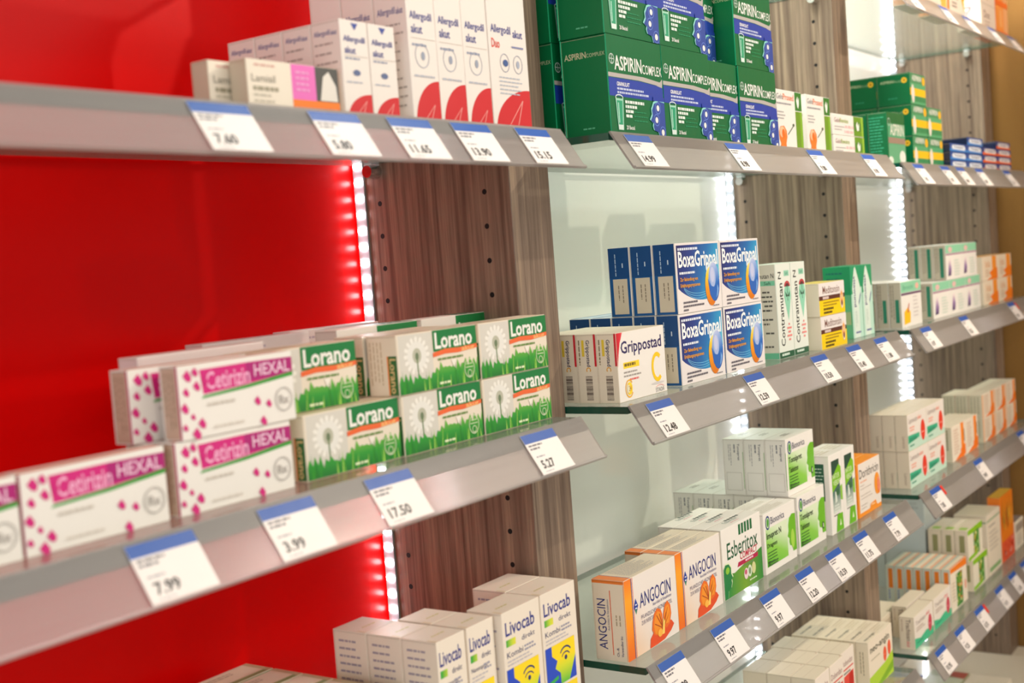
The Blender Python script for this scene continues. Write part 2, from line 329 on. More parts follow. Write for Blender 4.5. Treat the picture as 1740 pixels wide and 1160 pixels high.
@kind('lorano_top', 104, 52, 24, mat('card_soft_white', '#e9e2d8', .45))
def _(a):
    a.on('F'); a.rect(50, 30, 103.6, 51.6, '#0c7a3a'); a.text('Lorano', 54, 34, 44, 11, '#f6f2ea', .05)
    a.on('T'); a.rect(60, .6, 103.5, 23, '#0f6f3a'); a.text('Lorano', 64, 8, 34, 9, '#e8f0e4', .03)
@kind('grippostad', 99, 68, 23, CREAM)
def _(a):
    a.on('F'); a.rect(.4, .4, 98.6, 67.6, '#f2ece4'); a.poly([(.4, 67.6), (13, 67.6), (7, 58), (3, 46), (.4, 34)], ramp('printed_red_corner', [(0, '#c80f22'), (.7, '#e0243a'), (1, '#f2a9a6')], (1, 0, -.2), -12, 0))
    a.text('Grippostad', 8, 43, 84, 16, '#2b1f5c', .035)
    a.rect(11, 32, 43, 38, '#ffd92e'); a.words(13, 36.8, 24, 1, 3.6, '#7a6420', .8)
    a.words(11, 29, 38, 2, 3.6, '#a59d96', .45); a.words(22, 21.5, 20, 1, 3, '#e5605c', .6)
    a.ring(80, 27, 12, 15, 4.2, '#ffcf16', 20, 50, 310); a.ell(79, 10.6, 14, 1.2, '#d9d2cf')
    a.ring(20, 12, 8, 9, 1.4, '#f4b51e', 18, 40, 330); a.ell(20.5, 12, 5.5, 6.4, '#ffd92e'); a.ell(18, 12, 3, 4, '#e9e2c0'); a.text('24', 18.5, 9.4, 5, 5.2, '#c48a10', .03)
    a.text('STADA', 74, 1.5, 18, 4.2, '#8f8f8f'); a.ring(83, 4.5, 10, 4, .5, '#e28a8a', 14, 20, 150)
    a.on('L'); a.rect(20.5, 36, 22.8, 67.5, '#d21d31'); a.text('Grippostad', 10.5, 36, 5.4, 26, '#2b2350', .03, -90); a.text('C', 10.5, 31, 5.4, 4.4, '#e8a41c', .04, -90); a.rect(6.8, 46, 9.6, 62, '#e8c93c'); a.words(3.2, 62, 30, 1, 2, '#8f7f66', .7, 2, 1)
    for i in range(24): a.rect(9.5, 3+i*1.0, 17, 3+i*1.0+random.Random(i).choice([.3, .5, .7]), '#5a463c', i == 0)
BX = ramp('printed_deep_blue', [(0, '#1a1f60'), (.3, '#1b3c8c'), (.62, '#156fb5'), (.85, '#2ba0d2'), (1, '#6cc9e4')], (1, 0, -.55), -30, 74)
CAP = ramp('printed_capsule_blue', [(0, '#1d3f97'), (.4, '#2173c8'), (.75, '#8fb0e8'), (1, '#d2d6f2')], (-.3, 0, 1), -17, 26)
YEL = ramp('printed_capsule_yellow', [(0, '#e07a10'), (.4, '#f79a12'), (.8, '#ffd23a'), (1, '#ffe680')], (0, 0, 1), 8, 46)
@kind('boxa', 108, 75, 26.6, CARD)
def _(a):
    a.on('F'); a.rect(.3, .3, 107.7, 74.7, '#efe7e4')
    pts = [(3, 72.5), (3, 27)]+[(3+i*6.3, 27-15*math.sin(math.radians(i*9.5))**.8 if i else 27) for i in range(1, 12)]+[(80, 20), (105, 34), (105, 72.5)]
    a.poly(pts, BX)
    for k in range(3): a.ring(52, 34-k*.5, 40, 20-k*3.2, .55, '#7cc7e8', 16, 205, 318)
    a.words(6, 69.6, 58, 1, 3.2, '#dfe6f4', .8); a.text('BoxaGrippal', 6, 43.5, 96, 22.5, '#ffffff', .045); a.words(7, 44, 44, 1, 3, '#e6edf6', .8)
    a.text('Zur Behandlung von', 8, 33, 42, 5, '#f7a92a', .03); a.text('Erkältungssymptomen', 8, 26.5, 47, 5, '#f7a92a', .03)
    a.ell(86, 29.5, 17.5, 23, '#dcecf6', 28); a.ell(81.5, 25.5, 14.5, 21.5, YEL, 28); a.ell(89.5, 30, 14, 21.5, CAP, 28); a.ell(86.5, 36, 7.5, 12, '#a9bdea', 20); a.ell(86, 38, 5, 8.5, '#c9cff0', 20)
    a.poly([(74, 34), (80, 26), (90, 24), (103, 30), (101, 19), (94, 10), (86, 9), (78, 16)], '#1f66bf'); a.poly([(97, 27), (100, 22), (97, 15), (93, 12), (96, 20)], '#7fb2ea')
    for i, t in enumerate((46, 50, 14)): a.words(12, 12.4-i*4, t, 1, 2.8, '#6a6670', .7, i)
    a.words(84, 4.6, 18, 1, 2, '#8c8890', .6)
    a.on('L'); W, H = a.dim(); a.rect(.9, .4, W-.9, H-.4, '#125a9a'); a.rect(.9, 42, W-.9, H-.4, '#0f4a86'); a.rect(5, 3, W-4, 41, '#dccfb8')
    a.words(8.5, 68, 24, 1, 1.4, '#b9cfe6', .8, 3, 1); a.words(17, 58, 8, 1, 1.7, '#cfdeee', .8, 5, 1); a.words(11, 34, 20, 1, 1.6, '#8a7c68', .7, 7, 1); a.words(16, 34, 20, 1, 1.6, '#8a7c68', .7, 8, 1)
    a.on('T'); W, H = a.dim(); a.rect(.6, .8, W-.6, H-.8, '#cfd9e6'); a.rect(.6, H-5, W-.6, H-.8, '#2a67a8')
@kind('contra', 48, 117, 42, mat('card_mint', '#dfe9dc', .45))
def _(a):
    a.on('F'); a.rect(.4, .4, 47.6, 8, '#155a3c'); a.words(8, 6, 28, 1, 4, '#dfeee2', .7); a.rect(.4, 8, 47.6, 116.6, '#e9eee4')
    a.text('Contramutan', 8, 15, 13, 78, '#1f2a2c', .03, 90); a.text('N', 8, 98, 9.5, 9, '#1f2a2c', .02, 90)
    a.rect(27, 101, 43, 108, '#97d3b6'); a.text('Saft', 30, 102.6, 10, 4, '#4f9a80', .02)
    a.poly([(35.5, 46), (24, 76), (26, 84), (30, 90), (42, 90), (45, 83), (46, 76)], '#8fd4b4')
    a.ell(35.5, 88, 9.5, 7, '#c0434a', 16, 0, 180); a.ell(35.5, 88, 6, 4, '#5c2a34', 12, 0, 180); a.rect(34.9, 70, 36.1, 89, '#2c5a44'); a.poly([(35.5, 76), (28, 82), (30, 75)], '#2c5a44'); a.poly([(35.5, 76), (43, 82), (41, 75)], '#2c5a44', False)
    for i, (w, t) in enumerate(((4, 'Bei'), (14, 'grippalen'), (8, 'und'), (15, 'Infekten'), (6, 'und'))): a.rect(35-w/2, 40-i*4.8, 35+w/2, 42.4-i*4.8, '#ec8b86', i == 0)
    a.on('L'); W, H = a.dim(); a.rect(.6, .4, W-.4, 8, '#62b893'); a.rect(.6, 8, W-.4, H-.5, '#d3cfc0'); a.text('Contramutan N', 2, 100, 38, 6, '#22282a', .02); a.rect(22, 91, 41, 97, '#74c3a0'); a.text('Saft', 27, 92, 9, 4, '#24503c', .02)
    for i, w in enumerate((14, 20, 18, 12, 22, 0, 20, 24, 0, 12, 0, 0, 22)): 
        if w: a.words(W-w-4, 84-i*5.6, w, 1, 3, '#4a4a46', .7, i)
@kind('medi', 95, 43, 40, CREAM)
def _(a):
    a.on('F'); a.rect(.4, .4, 94.6, 20.5, '#fdd60a'); a.rect(.4, 20.5, 94.6, 26, '#5b2e26'); a.rect(.4, 26, 94.6, 42.6, '#efe8e4')
    a.text('Meditonsin', 14, 28.5, 62, 10, '#7a5148', .012); a.rect(13, 21.6, 35, 25, '#d9c3bc')
    a.words(14, 18, 58, 2, 3.8, '#a88a1c', .5); a.words(14, 10, 42, 1, 4, '#5a4a14', .7); a.words(14, 5.4, 34, 1, 4, '#5a4a14', .7, 4)
    a.ell(83, 19, 6.2, 13, '#f0dcc8'); a.ell(83, 19, 4.6, 10, '#ee9c3a'); a.ell(83, 13, 2.6, 3.6, '#5a3240'); a.ell(83, 21, 3, 3.4, '#f6cf9a')
    a.on('T'); a.rect(.6, .6, 94, 39, '#f2dc78')
@kind('vital', 45, 102, 40, mat('card_leaf_green', '#0f9a68', .4))
def _(a):
    a.on('F'); a.rect(.3, .3, 44.7, 60, '#bfe6d3'); a.poly([(.3, 60), (44.7, 60), (44.7, 72), (.3, 62)], '#bfe6d3')
    a.poly([(7, .5), (30, .5), (30, 50), (37, 62), (38, 72), (30, 86), (21, 101), (16, 98), (10, 84), (5, 70), (8, 60), (7, 50)], '#dfeee2')
    a.text('vitawund', 11, 44, 9, 44, '#1b2a6e', .04, -90); a.poly([(30, 46), (39, 60), (38, 64), (29, 50)], '#3a5a8c'); a.words(12, 9, 24, 1, 3.6, '#4a5a9a', .7); a.words(14, 38, 26, 2, 4, '#b7cfc2', .4, 2, 1)
    a.on('L'); W, H = a.dim(); a.rect(.5, .4, W-.4, 62, '#62b584'); a.rect(.5, 62, W-.4, H-.4, '#10965f'); a.words(5, 94, 26, 1, 4, '#0b6a62', .6); a.words(5, 86, 26, 1, 4, '#0b6a62', .6, 3); a.rect(W-9, 20, W-2, 38, '#a9b888')
@kind('angocin', 108, 80, 36, CREAM)
def _(a): _ango(a)
@kind('angocin_slim', 108, 80, 19.5, CREAM)
def _(a): _ango(a)
def _ango(a):
    OR = ramp('printed_orange_band', [(0, '#f06a14'), (.5, '#ff9a08'), (.75, '#ffa61a'), (1, '#f47f1c')], (0, 0, 1), 0, 78)
    PE = ramp('printed_peach', [(0, '#f4c9a0'), (.6, '#f2dfcf'), (1, '#efe6de')], (.75, 0, .6), 8, 62)
    a.on('F'); W, H = a.dim(); a.rect(14, .3, W-.4, H-.4, PE); a.rect(.2, .3, 14, H-.4, OR); a.rect(14, .3, 15.4, H-.4, '#26357e'); a.rect(16.4, .3, 17.4, H-.4, '#e0582c')
    a.poly([(21, 42), (25.5, 50), (21, 58), (16.5, 50)], '#1c3f9c'); a.poly([(21, 42), (22.5, 45), (21, 50), (19, 46)], '#3f8a62'); a.rect(19.5, 51, 23, 52.2, '#e8ecf6'); a.rect(19.5, 47.5, 23, 48.7, '#e8ecf6', False)
    a.text('ANGOCIN', 29, 46, 66, 14.5, '#232f7c', .0); a.text('Anti-Infekt N Filmtabletten', 55, 41.5, 40, 3.2, '#5a5a88')
    a.text('PFLANZLICHES ARZNEIMITTEL', 30, 34.5, 66, 4, '#7d7488'); a.text('ZUR INFEKTABWEHR', 30, 28.5, 40, 4, '#7d7488')
    RD = '#e8501e'; OG = '#f79420'; OG2 = '#ee6f1a'
    a.poly([(44, 1), (46, 10), (52, 14), (60, 16), (70, 14), (82, 20), (92, 17), (97, 12), (90, 7), (76, 2), (60, 1)], RD)
    a.poly([(54, 12), (50, 18), (52, 26), (56, 33), (63, 37), (70, 34), (73, 28), (73, 16), (66, 8)], OG2); a.poly([(56, 13), (54, 20), (57, 29), (63, 34), (69, 31), (71, 22), (69, 12), (63, 9)], OG)
    a.poly([(74, 16), (75, 28), (79, 36), (85, 39), (91, 33), (92, 24), (88, 15), (80, 12)], OG2); a.poly([(76, 17), (77, 27), (81, 34), (87, 35), (90, 25), (86, 16)], OG)
    for p in ((60, 30), (56, 22), (66, 30), (84, 32), (80, 28), (88, 26)): a.poly([(72, 14), (p[0], p[1]), (p[0]+1, p[1]+.6), (74, 14)], '#b2480f')
    a.poly([(70, 8), (74, 24), (77, 20), (75, 8)], '#ffd76a'); a.ell(66, 11, 5, 4, '#ffb948')
    a.on('L'); W, H = a.dim(); k = W/36
    a.rect(.4, H-3.5, W-.2, H-.3, '#f08436'); a.text('ANGOCIN', 4.6*k, 11, 9.5*k, 50, '#232f7c', .0, 90); a.text('Anti-Infekt N Filmtabletten', 15.5*k, 30, 2.2*k, 31, '#5a5a88', 0, 90); a.rect(19.5*k, 6, 20.4*k, 70, '#e8602c')
    a.words(25*k, 46, 14, 1, 2, '#b3a488', .7, 1, 1); a.words(29*k, 46, 14, 1, 2, '#b3a488', .7, 2, 1); a.text('Ch.-B.', 24*k, 5, 2.6*k, 9, '#3c3c6c', .01, 90); a.text('Verwendbar bis:', 29*k, 5, 2.6*k, 21, '#3c3c6c', .01, 90)
    a.rect(W-.8, 1, W-.1, H-4, '#f5a04a')
    a.on('T'); W, H = a.dim(); a.rect(.3, .3, 13.5, H-.4, '#f58a3c'); a.rect(13.5, .3, 14.6, H-.4, '#6a5a9a'); a.words(22, H-3, 60, int((H-5)/2.6), 2.6, '#b9b4ae', .45)
@kind('esber', 108, 80, 19.5, CARD)
def _(a):
    G = '#0d6a3a'; BG = ramp('printed_meadow_green', [(0, '#1f8a3a'), (.5, '#7aa82a'), (1, '#2f8a34')], (1, 0, 0), 10, 104)
    a.on('F'); W, H = a.dim(); a.poly([(.4, .4), (107.6, .4), (107.6, 38), (30, 25), (.4, 30)], BG)
    for i in range(5): a.rect(46+i*8, 65, 51.5+i*8, 77, G, i == 0)
    a.text('Esberitox', 13, 43, 84, 19, '#0b5a38', .01); a.text('COMPACT', 46, 36, 48, 8, '#c2173f', .03, 0, .1); a.poly([(38, 29.5), (95, 29.5), (96, 34.5), (41, 34.5)], '#b8134a'); a.words(60, 33.4, 30, 1, 3, '#f0cfd8', .7)
    a.words(52, 28, 40, 1, 2.6, '#6f8f6a', .6)
    # face in profile looking right
    P = [(.4, 2), (10, 2), (12, 12), (20, 15), (23, 22), (22, 27), (26, 30), (22, 37), (22, 46), (16, 53), (6, 54), (.4, 48)]
    a.poly([(x*.96+.02, y*.76) for x, y in P], '#e6efc8'); a.poly([(.4+x*.88, y*.73) for x, y in P], '#128040'); a.ell(11, 32, 5, 4, '#8cc63a')
    a.ell(60, 17, 6, 6.5, '#f0d8d8'); a.ell(59, 19, 3, 3, '#c84a6c'); a.ell(70, 18, 5.6, 7, '#dce8d0'); a.ell(70, 18, 3, 4, '#7a9a6a'); a.ell(81, 19, 5.6, 7, '#d8d89a'); a.words(68, 8, 22, 1, 2.6, '#e6f0d0', .6)
    a.on('L'); a.text('Esberitox', 11, 22, 5, 48, '#3a4440', .02, -90); a.words(4, 68, 12, 2, 2.2, '#8a8a80', .6, 3, 1)
    a.on('T'); W, H = a.dim(); a.text('Esberitox', 34, 9.5, 34, 5.5, '#6f8478', .01); a.words(40, 7, 24, 1, 2, '#d8607c', .5)
    for i in range(5): a.rect(46+i*7.5, 14.5, 51+i*7.5, 18.5, '#173a2c', i == 0)
GL = ramp('printed_lime', [(0, '#57b81e'), (.55, '#8ed04c'), (1, '#dfeecb')], (.4, 0, 1), 8, 62)
def bio(a, t1, t2, man):
    a.on('F'); W, H = a.dim(); a.rect(5, 8, W-28, H-19, GL); a.rect(W-28, 14, W-19, H-19, '#dff0d2')
    head(a, W-.5, 10, 27, H-26, '#6cb820'); a.ell(12, H-12, 6.6, 8.6, '#1f3f80'); a.ell(12, H-12, 4.6, 6.4, '#cfe6b8'); a.ell(12.2, H-12, 3, 5, '#3f9a2c'); a.text('Bionorica', 21, H-15.5, 42, 8.5, '#5c5c74', .0)
    if man: a.ell(W-12, 26, 6, 12, '#a8d84c')
    else: a.ell(W-10, 20, 3, 5, '#1f3a20'); a.ell(W-9, 20, 1.2, 3, '#e8efd8')
    a.text(t1, 7, H-34, 44, 10, '#1f3322', .02); a.text(t2, 7, H-44, 30, 7, '#1f3322', .012)
    for i in range(5): a.words(8, H-48+(-i*3.7), 34-3*i, 1, 2.4, '#3f6a34', .5, i)
    a.text('50' , 7, 9, 7, 6, '#1f3322', .02); a.words(16, 13, 22, 2, 2.8, '#3f6a34', .6)
@kind('imupret', 98, 73, 24, CARD)
def _(a):
    bio(a, 'Imupret N', 'Dragees', True); a.on('T'); a.words(8, 20, 70, 5, 3.4, '#c9bfae', .4)
@kind('tonsipret', 94, 73, 28.6, CARD)
def _(a):
    bio(a, 'Tonsipret', 'Tabletten', False)
    a.on('L'); W, H = a.dim(); a.text('Tonsipret', 19.5, 45, 4, 22, '#4c4c60', .02, -90); a.words(15.5, 66, 16, 1, 2.6, '#8a8a90', .7, 2, 1); a.words(10.5, 66, 34, 1, 1.8, '#b4b0b0', .6, 5, 1); a.words(8, 66, 28, 1, 1.6, '#b4b0b0', .6, 6, 1)
    for p in ((4, 6, 25, 6.3), (4, 29, 25, 29.3), (4, 6, 4.3, 29.3), (24.7, 6, 25, 29.3)): a.rect(*p, '#a59c90')
    a.rect(W-.9, 8, W-.3, 56, '#6aa63a')
    a.on('T'); a.words(30, 20, 24, 2, 4, '#8f867a', .5)
@kind('verde', 49, 107, 44, CARD)
def _(a):
    GN = ramp('printed_dark_fade', [(0, '#dfe4d8'), (.35, '#5a8078'), (.6, '#1c5246'), (1, '#174638')], (0, 0, 1), 26, 98)
    a.on('F'); a.rect(9, 27, 38, 98, GN); a.poly([(9, 56), (38, 67), (44, 72), (44, 86), (36, 91), (9, 76)], '#7cc21e'); a.poly([(38, 28+14), (46, 40), (46, 62), (38, 60)], '#8cc640')
    a.text('NATUR', 11, 73, 26, 7, '#dff0c0', .02); a.text('VERDE', 13, 64, 26, 7, '#dff0c0', .02)
    a.poly([(17, 40), (25, 42), (23, 55), (18, 56)], '#dfe8da'); a.ell(28, 54, 6, 5, '#2f6a44'); a.words(14, 38, 22, 3, 4, '#e4ece2', .5); a.words(10, 25, 30, 1, 3, '#6a6a64', .5)
    a.poly([(16, 1), (44, 1), (42, 24), (22, 24)], '#6cbb1c'); a.poly([(29, 8), (36, 8), (32.5, 17)], '#e6f2cc')
    a.on('L'); W, H = a.dim(); a.rect(W-22, 46, W-7, 96, '#1b5a40'); a.words(W-20, 90, 12, 9, 4.6, '#c4dccb', .3)
    a.on('T'); a.words(6, 34, 36, 4, 6, '#d6cbb4', .5)
@kind('dori', 98, 76, 22, mat('card_bright_orange', '#f7941d', .4))
def _(a):
    a.on('F'); a.rect(6, 6, 97.5, 75.6, '#efe6dc'); a.text('Dorithricin', 9, 54, 82, 13, '#3c3430', .015); a.words(12, 50, 34, 1, 3.4, '#f0a880', .6)
    for i, w in enumerate((20, 52, 0, 44, 56, 0, 32, 22)): 
        if w: a.words(11, 44-i*4.6, w, 1, 1.8, '#a8988c', .5, i)
    a.ell(82, 36, 12, 16, '#f79a2a'); a.ell(88, 32, 7, 12, '#f07a2a'); a.words(84, 44, 22, 2, 4, '#f2a0a0', .5, 3, 1); a.poly([(46, 6), (78, 6), (72, 14), (50, 12)], '#f7941d'); a.words(54, 11, 16, 1, 3, '#fbdcb0', .6)
    a.on('T'); a.rect(.5, 20.5, 97, 21.6, '#f6d9a4'); a.on('L'); a.rect(.5, 20, 2, 60, '#ef8a1a')
@kind('lemocin', 101, 58, 20, CREAM)
def _(a):
    T = '#35b58c'; a.on('F'); a.rect(.4, .4, 100.6, 57.6, '#efe6dc'); a.poly([(.4, 12), (60, 15), (60, 23), (.4, 25)], T); a.poly([(.4, .4), (100.6, .4), (100.6, 9), (60, 16), (.4, 12)], '#c9e6d3')
    a.text('Lemocin', 7, 43, 44, 8, '#8f7a74', .015); a.text('akut', 54, 44, 20, 6.5, '#f2785a', .02); a.words(10, 37, 30, 2, 4.4, '#f4a088', .5); a.ell(79, 24, 12, 17, '#ea3e2c'); a.words(71, 22, 14, 1, 3, '#f7b4a0', .6); a.words(6, 19.6, 44, 2, 3.2, '#1c8464', .5); a.words(8, 9, 24, 1, 4, '#3c9a80', .6)
    a.on('L'); a.text('Lemocin', 11, 6, 4.6, 18, '#a38b74', .0, -90)
@kind('lozenge_red', 101, 52, 24, CREAM)
def _(a):
    a.on('F'); a.rect(.4, .4, 100.6, 51.6, '#f0e6da'); a.poly([(.4, .4), (100.6, .4), (100.6, 12), (60, 16), (30, 12), (.4, 18)], '#3cc08e'); a.text('Trachisan', 8, 36, 50, 7, '#8f7a74', .015); a.words(10, 32, 46, 2, 4, '#b39a8c', .5); a.text('akut', 62, 38, 20, 6, '#e85a66', .02)
    a.ell(82, 22, 10, 14, '#d2435a'); a.words(75, 22, 12, 1, 3, '#f2a4b0', .6); a.words(10, 9, 40, 1, 3, '#23805c', .5)
    a.on('L'); a.text('Trachisan', 11, 14, 7, 34, '#6f5a50', .02, -90); a.text('akut', 11, 4, 6, 9, '#e06a6c', .02, -90); a.words(4, 48, 30, 1, 3, '#c4ab92', .5, 4, 1)
@kind('orange_white', 85, 61, 25, CREAM)
def _(a):
    a.on('F'); a.rect(.4, .4, 84.6, 60.6, '#f4e6d2'); a.rect(58, .4, 76, 60.6, '#ff8a1e'); a.poly([(52, 16), (84.6, 22), (84.6, 3), (60, .4), (14, .4), (52, 10)], '#ff7a10'); a.words(12, 54, 34, 9, 5, '#d8b49c', .45); a.rect(76, 26, 80, 48, '#7a7466')
    a.on('L'); a.rect(.5, .5, 24, 60, '#d9d4bd'); a.words(4, 56, 48, 3, 6, '#8a8c6c', .4, 4, 1)
@kind('orange_flat', 87, 44.5, 24, CREAM)
def _(a):
    a.on('F'); a.rect(.4, .4, 86.6, 44.1, '#f6e6d0'); a.rect(0.4, .4, 8, 44.1, '#f7b27a'); a.rect(66, .4, 82, 44.1, '#ff8e22'); a.poly([(60, 14), (86.6, 20), (86.6, 3), (62, .4), (20, .4), (60, 8)], '#ff7a10'); a.words(16, 40, 36, 7, 5, '#dcc0a4', .5)
    a.on('L'); a.rect(.5, .5, 23.5, 44, '#d8d0b8'); a.words(4, 40, 34, 3, 6, '#a8a488', .3, 4, 1)
@kind('orange_block', 113, 45, 42, CREAM)
def _(a):
    a.on('F'); a.rect(.4, .4, 112.6, 44.6, '#f4e2c8'); a.rect(74, .4, 106, 44.6, '#ff9a32'); a.poly([(50, 14), (80, 20), (112.6, 22), (112.6, .4), (30, .4), (66, 6)], '#ff8118'); a.text('Isla', 22, 24, 38, 14, '#e8b48a', .03); a.words(20, 20, 36, 3, 5, '#dcb89a', .5)
    a.on('T'); a.rect(1, 1, 112, 41, '#f6ba78')
def minty(a, fl):
    a.on('F'); W, H = a.dim(); a.rect(.4, H*.76, W-.4, H-.4, '#8fd4ae'); a.rect(.4, H*.7, W-.4, H*.75, '#b48aa0' if fl else '#6a4a6c')
    if fl: a.ell(W*.28, H*.86, 12, 5, '#eac0bc'); a.poly([(W*.1, H*.1), (W*.28, H*.12), (W*.32, H*.3), (W*.26, H*.62), (W*.16, H*.5)], ramp('printed_bottle_violet', [(0, '#2c1c58'), (.5, '#9a7ab0'), (1, '#f2dce0')], (0, 0, 1), 6, 34)); a.words(W*.5, H*.55, 36, 6, 5, '#c9dccc', .4)
    else: a.text('Bronchi', W*.1, H*.82, 52, 7, '#5cae8a', .02); a.ell(W*.8, H*.87, 9, 5, '#f0b8a8'); a.poly([(10, 4), (42, 6), (44, 22), (30, 30), (12, 24)], '#ffc61e'); a.poly([(26, 22), (34, 34), (40, 38), (34, 22)], '#d2684a'); a.words(60, 46, 30, 6, 6, '#d2c8c4', .3)
    a.on('L'); W, H = a.dim(); a.rect(.5, .5, W-.5, H-.5, '#cfc6b2'); a.rect(W*.5, 4 if fl else 8, W*.8, H*.92 if fl else H*.62, '#2c8a6c'); a.words(3, H-4, H-10, 2, 3.4, '#948a76', .4, 4, 1)
@kind('mint_a', 104, 71, 19.4, CARD)
def _(a): minty(a, False)
@kind('mint_b', 101, 60, 21, CARD)
def _(a): minty(a, True)
@kind('allergo_small', 30.5, 72, 28.6, mat('card_spray_white', '#efe6de', .45))
def _(a): _all(a, 30.5, 72)
@kind('allergo_tall', 35.5, 150, 33, mat('card_spray_white', '#efe6de', .45))
def _(a): _all(a, 35.5, 150, 101)
@kind('allergo_duo', 58, 152, 40, mat('card_spray_white', '#efe6de', .45))
def _(a): _all(a, 58, 152, 100, True)
def _all(a, W, H, vis=None, duo=False):
    V = vis or H
    a.on('F'); r = W*(.9 if not duo else .93); q = 20
    a.poly([(W-.3, .3)]+[(W-.3-r*math.sin(math.radians(90*i/q))*1.0, .3+r*1.08*math.cos(math.radians(90*i/q))*(.62 if (V == H or duo) else 1)) for i in range(q+1)], '#d3121e')
    for k in (.35, .6): a.poly([(W*k, 2), (W*k+1, 2), (W*.8, r*.5), (W*.78, r*.5)], '#f0a29a')
    a.poly([(W*.4, V*.97), (W*.66, V*.97), (W*.53, V*.9)], '#22409c') if not vis else None
    if duo:
        a.text('Allergodil', 4, V*.81, 30, 9, '#26348c', .03); a.text('akut', 37, V*.81, 15, 7, '#26348c', .03); a.text('Duo', 4, V*.7, 12, 8, '#e4432e', .03); a.ring(22, V*.58, 7, 8, .6, '#8c94a8'); a.ring(42, V*.58, 7, 8, .6, '#8c94a8'); a.ell(23, V*.58, 4, 3, '#3a5a94'); a.ell(42, V*.58, 2.4, 3.4, '#aab2c4'); a.words(12, V*.46, 40, 5, 3.4, '#b8c0cc', .3)
        a.rect(34, V*.72, 52, V*.735, '#8088b0')
    else:
        a.text('Allergodil', W*.1, V*(.79 if vis else .76), W*.78, V*.08, '#26348c', .03); a.text('akut', W*.12, V*(.7 if vis else .66), W*.4, V*.07, '#26348c', .03)
        a.words(W*.12, V*.62, W*.7, 1, V*.03, '#9098b0', .6); a.rect(W*.1, V*(.66 if vis else .635), W*.95, V*(.664 if vis else .64), '#c9c0b4')
        if vis: a.ring(W*.45, V*.53, W*.25, W*.27, .6, '#a0a8b8'); a.ell(W*.48, V*.53, 2.4, 3.4, '#9aa2b4')
        else: a.ell(W*.5, V*.47, 4, 2.2, '#5a6a94')
        a.words(W*.12, V*.38, W*.75, 1, V*.03, '#b8bcc8', .5)
    a.on('L'); w, h = a.dim(); a.text('Allergodil', w*.12, V*.84, w*.55, V*.07, '#3a4590', .02); a.text('akut', w*.7, V*.85, w*.2, V*.05, '#3a4590', .02)
    for i in range(int(V*.72/7)): a.words(w*.12, V*.78-i*7, w*.76, 1, 3.6, '#b0a6a0', .4, i)
@kind('skin_cream', 90, 35, 16, CREAM)
def _(a):
    a.on('F'); a.rect(.4, .4, 42, 34.6, '#efe4d2'); a.rect(42, 10, 66, 34.6, '#ec6fc0'); a.rect(66, 10, 89.6, 34.6, '#4a4a46'); a.poly([(70, 11), (74, 28), (80, 32), (87, 22), (88, 11)], '#e8e2d8'); a.rect(42, .4, 89.6, 10.4, '#f77f14')
    a.words(7, 32, 26, 1, 3, '#d8a89a', .5); a.text('Lamisil', 4, 20, 22, 5, '#8a8474', .01); a.words(5, 17, 32, 1, 4, '#a49c84', .7); a.words(5, 12, 22, 2, 4, '#c9c0ae', .4)
    a.words(46, 30, 14, 4, 4, '#f2a4d6', .4); a.on('L'); a.rect(.4, .4, 15.6, 34.6, '#cbbaa4')
LV = ramp('printed_livo_blend', [(0, '#22a838'), (.5, '#c9dc3a'), (1, '#ffe23a')], (1, 0, 0), 4, 22)
LY = ramp('printed_livo_yellow', [(0, '#58c23a'), (.35, '#d8e028'), (.55, '#ffde0c'), (1, '#ffdc10')], (0, 0, 1), 22, 66)
def livo(a, kombi):
    W, H = a.W, a.H; a.on('F'); k = W/57
    a.text('Livocab', 4*k, H-21, 44*k, 12, '#272f86', .03); a.rect(4*k, H-30, 18*k, H-24, LV); a.text('direkt', 27*k, H-30, 20*k, 4.6, '#4a4a72', .0)
    a.text('Kombi' if kombi else 'Nasenspray', 4*k, H-39.5, (24 if kombi else 34)*k, 5, '#4a4a72', .0); a.words(30*k, H-35, 18*k, 2, 3.2, '#9a98ac', .5); a.words(4*k, H-42, 40*k, 2, 3, '#c2bcc0', .4)
    a.rect(2*k, 22, 50*k, H-49, '#1f49c4'); a.poly([(12*k, H-49), (50*k, H-49), (50*k, 42), (38*k, 22), (24*k, 22), (24*k, 32), (16*k, 38), (20*k, 44), (12*k, 50)], LY)
    a.ring(34*k, H-62, 10*k, 8, 1.6, '#23306c', 14, 25, 155); a.ring(34*k, H-64, 7*k, 5, 1.2, '#23306c', 14, 15, 165); a.ell(34*k, H-64.5, 2.2*k, 2.2, '#23306c')
    a.poly([(2*k, 24), (20*k, 28), (20*k, 31), (2*k, 28)], '#35b04a'); a.rect(2*k, 3, 50*k, 20, '#ffdc10'); a.words(8*k, 16, 34*k, 2, 4, '#c9a010', .5)
    a.on('L'); w, h = a.dim()
    for i in range(14): a.words(w*.16, h-8-i*6.4, w*.7, 1, 4, '#a39aa8', .45, i)
    a.on('T'); a.rect(.4, .4, 3, 10, '#e6d2b0'); a.words(w*.3, 14, w*.5, 1, 3, '#c9c060', .5)
@kind('livo_tall', 57, 108, 36, mat('card_spray_cream', '#efe3d2', .4))
def _(a): livo(a, True)
@kind('livo_short', 37, 107, 36, mat('card_spray_cream', '#efe3d2', .4))
def _(a): livo(a, False)
@kind('flat_green_edge', 112, 72, 33, CREAM)
def _(a):
    a.on('T'); a.rect(.5, .6, 111.5, 6, '#7f9a5c'); a.rect(106, .6, 111.5, 32, '#c4b48c'); a.words(60, 26, 36, 2, 4, '#b8a890', .5); a.on('F'); a.rect(.5, 50, 111.5, 71.5, '#5f9a3c'); a.words(8, 40, 60, 3, 6, '#b8a890', .5); a.on('R'); a.rect(.5, 60, 32, 71.4, '#8fae54')
